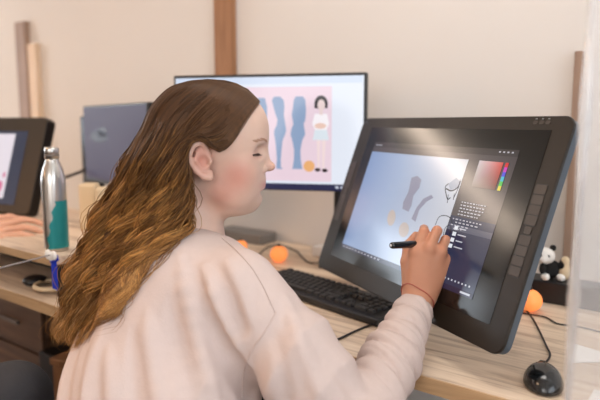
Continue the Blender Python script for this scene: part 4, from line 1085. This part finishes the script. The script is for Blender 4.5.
#@@PEN
# pen
pb, ptip = P3(391, 245.5, 1.045), None
ptip_uv = (438, 243); ptip = W(438, 243, tab_z(438, 243)-.002)
pa = (RT[0]+RTH[3])/2
dpen = (ptip-pb); Lp = np.linalg.norm(dpen); dpen /= Lp
PN = empty('stylus', tuple(pb), 'black stylus pen held in the artist’s hand against the screen', 'pen')
rel = lambda s_: tuple(dpen*s_)
bm = bmesh.new(); tube(bm, [rel(s_) for s_ in (0, .0012, .004, .02, .06, .10, .115)], [.0035, .0052, .0060, .0062, .0068, .0062, .005], 20); bmobj('barrel', bm, M['mousebk'], PN, True)
bm = bmesh.new(); tube(bm, [rel(s_) for s_ in (.115, .128, min(Lp, .136))], [.0048, .0022, .0009], 14); bmobj('tip', bm, M['black'], PN, True)
bm = bmesh.new(); tube(bm, [rel(s_) for s_ in (-.0006, .0002)], [.0018, .0022], 12); bmobj('end_cap', bm, M['white'], PN, True)
print('pen len', Lp)
#@@CHAIR
# artist's stool
t = empty('swivel_stool', (CX, .55, 0), 'dark swivel stool under the artist, below the picture', 'stool')
bm = bmesh.new(); lathe(bm, [(.16, .345), (.19, .355), (.195, .375), (.185, .395), (.1, .398)], 32); bmobj('seat', bm, M['fabric_dark'], t, True)
tubeo('column', [(0, 0, .06), (0, 0, .345)], .025, M['black'], t, seg=14)
for k in range(5):
    a = k*2*math.pi/5+.3; tubeo('foot', [(0, 0, .07), (.26*math.cos(a), .26*math.sin(a), .03)], [.022, .014], M['black'], t)
# neighbour at the left: hand on shelf and knee in view
N = empty('person', (-1.35, .3, 0), 'neighbour at the left edge, only a resting hand and a dark jeans knee in view', 'person'); no = np.array(N.location)
kn = W(14, 398, 1.2); hipn = kn+np.array([-.36, -.28, -.03])
hw_, hm = G(-40, 243, SZ+.03), None
def rp(px, py, Z): return W(px, py, Z)
NWR = [rp(-32, 232, 1.66), rp(-30, 240, 1.62)]
NM = [rp(6, 224, 1.70), rp(4, 230, 1.665), rp(2, 236, 1.635), rp(0, 241, 1.61)]
NP = [rp(24, 219.5, 1.71), rp(24, 227, 1.675), rp(21, 234, 1.64), rp(14, 241, 1.61)]
ND = [rp(35, 221, 1.715), rp(35, 229, 1.68), rp(31, 236, 1.645), rp(22, 243, 1.615)]
NT_ = [rp(42, 224, 1.72), rp(42, 232, 1.685), rp(38, 239, 1.65), rp(28, 245, 1.62)]
NTH = [rp(-18, 228, 1.69), rp(-2, 219, 1.73), rp(10, 217, 1.75), rp(20, 219, 1.76)]
nel = np.array([-2.05, .55, .84]); nsh = np.array([-1.98, .30, 1.06]); ntor = np.array([-1.78, .22, .5])
def nbody(p):
    d = far(lambda q: hand(q, NWR, NM, NP, ND, NT_, NTH), p, NM[1], .13)
    wr = (NWR[0]+NWR[1])/2
    d = smin(d, cap(p, nel, wr, .04, .027), .012)
    d = smin(d, cap(p, nsh, nel, .05, .042), .02)
    d = smin(d, cap(p, ntor+np.array([0, 0, .08]), ntor+np.array([0, .02, .48]), .13, .11), .05)
    d = smin(d, cap(p, ntor+np.array([-.17, .02, .56]), ntor+np.array([.17, .02, .56]), .05), .05)
    d = smin(d, cap(p, ntor+np.array([0, .02, .6]), ntor+np.array([0, .03, .72]), .055, .05), .03)
    hc = ntor+np.array([0, .05, .82])
    d = smin(d, ell(p, hc, (.077, .095, .115)), .03)
    d = smin(d, ell(p, hc+np.array([0, .1, -.02]), (.012, .016, .018)), .01)
    return d
v, f = sdf_mesh(nbody, (-2.2, -.05, .42), (-1.3, 1.35, 1.5), .0042)
npmesh('body', v-no, f, M['skin'], N, np.repeat(np.array(srgb(226, 172, 142)[:3])[None], len(v), 0))
def ntrou(p):
    h1 = ntor+np.array([-.09, .02, .03]); h2 = ntor+np.array([.09, .02, .03])
    k1 = h1+np.array([0, .42, 0.0]); k2 = kn
    d = cap(p, h1, h2, .12)
    d = smin(d, chain(p, [h1, k1, k1+np.array([0, 0, -.40])], [.09, .065, .05], .02), .03)
    d = smin(d, chain(p, [h2, k2, k2+np.array([.03, .06, -.42])], [.095, .068, .05], .02), .03)
    return smax(d+.002*np.sin(p[..., 0]*90+p[..., 2]*70), .09-p[..., 2], .005)
v, f = sdf_mesh(ntrou, (-2.1, .0, .07), (-1.0, .95, .85), .006); npmesh('jeans', v-no, f, M['jeans'], N)
def nshirt(p):
    d = cap(p, ntor+np.array([0, 0, .08]), ntor+np.array([0, .02, .48]), .145, .125)
    d = smin(d, cap(p, ntor+np.array([-.17, .02, .555]), ntor+np.array([.17, .02, .555]), .06), .05)
    return smin(d, chain(p, [nsh, nel*.8+nsh*.2], [.062, .056]), .02)
v, f = sdf_mesh(nshirt, (-2.2, -.1, .4), (-1.4, .8, 1.25), .008); npmesh('shirt', v-no, f, M['fabric_dark'], N)
def nhair(p):
    hc = ntor+np.array([0, .04, .835]); return smax(ell(p, hc, (.086, .104, .115)), (p[..., 1]-hc[1])*.8-(p[..., 2]-hc[2])*.6-.03, .01)
v, f = sdf_mesh(nhair, (-2., .0, 1.1), (-1.5, .5, 1.5), .006); npmesh('hair', v-no, f, M['dark_hair'], N)
for k_, kk in enumerate((ntor+np.array([-.09, .44, 0]), kn)):
    bl = blob('shoe', [((0, .04, 0), (.045, .12, .04))], M['black'], N, .006, .02); bl.location = np.array([kk[0], kk[1]+.04, .046])-no
t = empty('swivel_stool', (ntor[0], ntor[1], 0), 'dark swivel stool under the neighbour, outside the picture at the left', 'stool')
bm = bmesh.new(); lathe(bm, [(.16, .345), (.19, .355), (.195, .375), (.185, .395), (.1, .398)], 32); bmobj('seat', bm, M['fabric_dark'], t, True)
tubeo('column', [(0, 0, .06), (0, 0, .345)], .025, M['black'], t, seg=14)
for k in range(5):
    a = k*2*math.pi/5+.3; tubeo('foot', [(0, 0, .07), (.26*math.cos(a), .26*math.sin(a), .03)], [.022, .014], M['black'], t)
#@@LIGHT
# ================================================================== LIGHT
def area(name, loc, rot, sx, sy, e, col):
    d = bpy.data.lights.new(name, 'AREA'); d.shape = 'RECTANGLE'; d.size = sx; d.size_y = sy; d.energy = e; d.color = col
    o = bpy.data.objects.new(name, d); C.objects.link(o); o.location = loc; o.rotation_euler = rot; return o
R = math.radians
area('warm_fill_back', (.6, Y0+.08, 1.6), (R(90), 0, 0), 2.5, 1.4, 20, (1, .84, .68))  # warm fill at the back window, added to lift the low front wall
area('daylight_right', (X1-.08, -.2, 1.6), (R(90), 0, R(90)), 2.7, 1.5, 46, (.80, .90, 1))
area('daylight_left', (X0+.08, .2, 1.5), (R(90), 0, R(-90)), 1.4, 1.2, 36, (.74, .88, 1))
area('lamp_middle', (-2.5, -.9, ZC-.05), (0, 0, 0), 1.2, .5, 14, (1, .58, .30))
area('lamp_left', (-4.95, .35, ZC-.05), (0, 0, -.55), .20, 2.3, 4, (1, .80, .62))
area('fill_desk', (-.5, .95, ZC-.05), (0, 0, 0), 1.2, .5, 8.5, (1, .96, .92))  # light of the added ceiling fill over the desk
area('fill_lamp_glow', (-2.75, -.9, 1.55), (R(90), 0, R(-52)), .35, .3, 14, (1, .52, .24))  # warm light of the added floor lamp, aimed at the artist
w_ = bpy.data.worlds.new('world'); sc.world = w_; w_.use_nodes = True
w_.node_tree.nodes['Background'].inputs[0].default_value = (.8, .85, 1, 1); w_.node_tree.nodes['Background'].inputs[1].default_value = .3
# ================================================================== CAMERA
cd = bpy.data.cameras.new('camera'); cam = bpy.data.objects.new('camera', cd); C.objects.link(cam)
cam.location = (0, 0, H); cam.rotation_euler = (math.pi/2-PITCH, 0, TH)
cd.sensor_width = 36; cd.lens = 36*FPX/600; cd.clip_start = .05
cd.dof.use_dof = True; cd.dof.focus_distance = 1.04; cd.dof.aperture_fstop = 2.6
sc.camera = cam
sc.view_settings.view_transform = 'Standard'; sc.view_settings.look = 'None'; sc.view_settings.gamma = 1; sc.view_settings.exposure = 0
sc.view_settings.use_curve_mapping = False
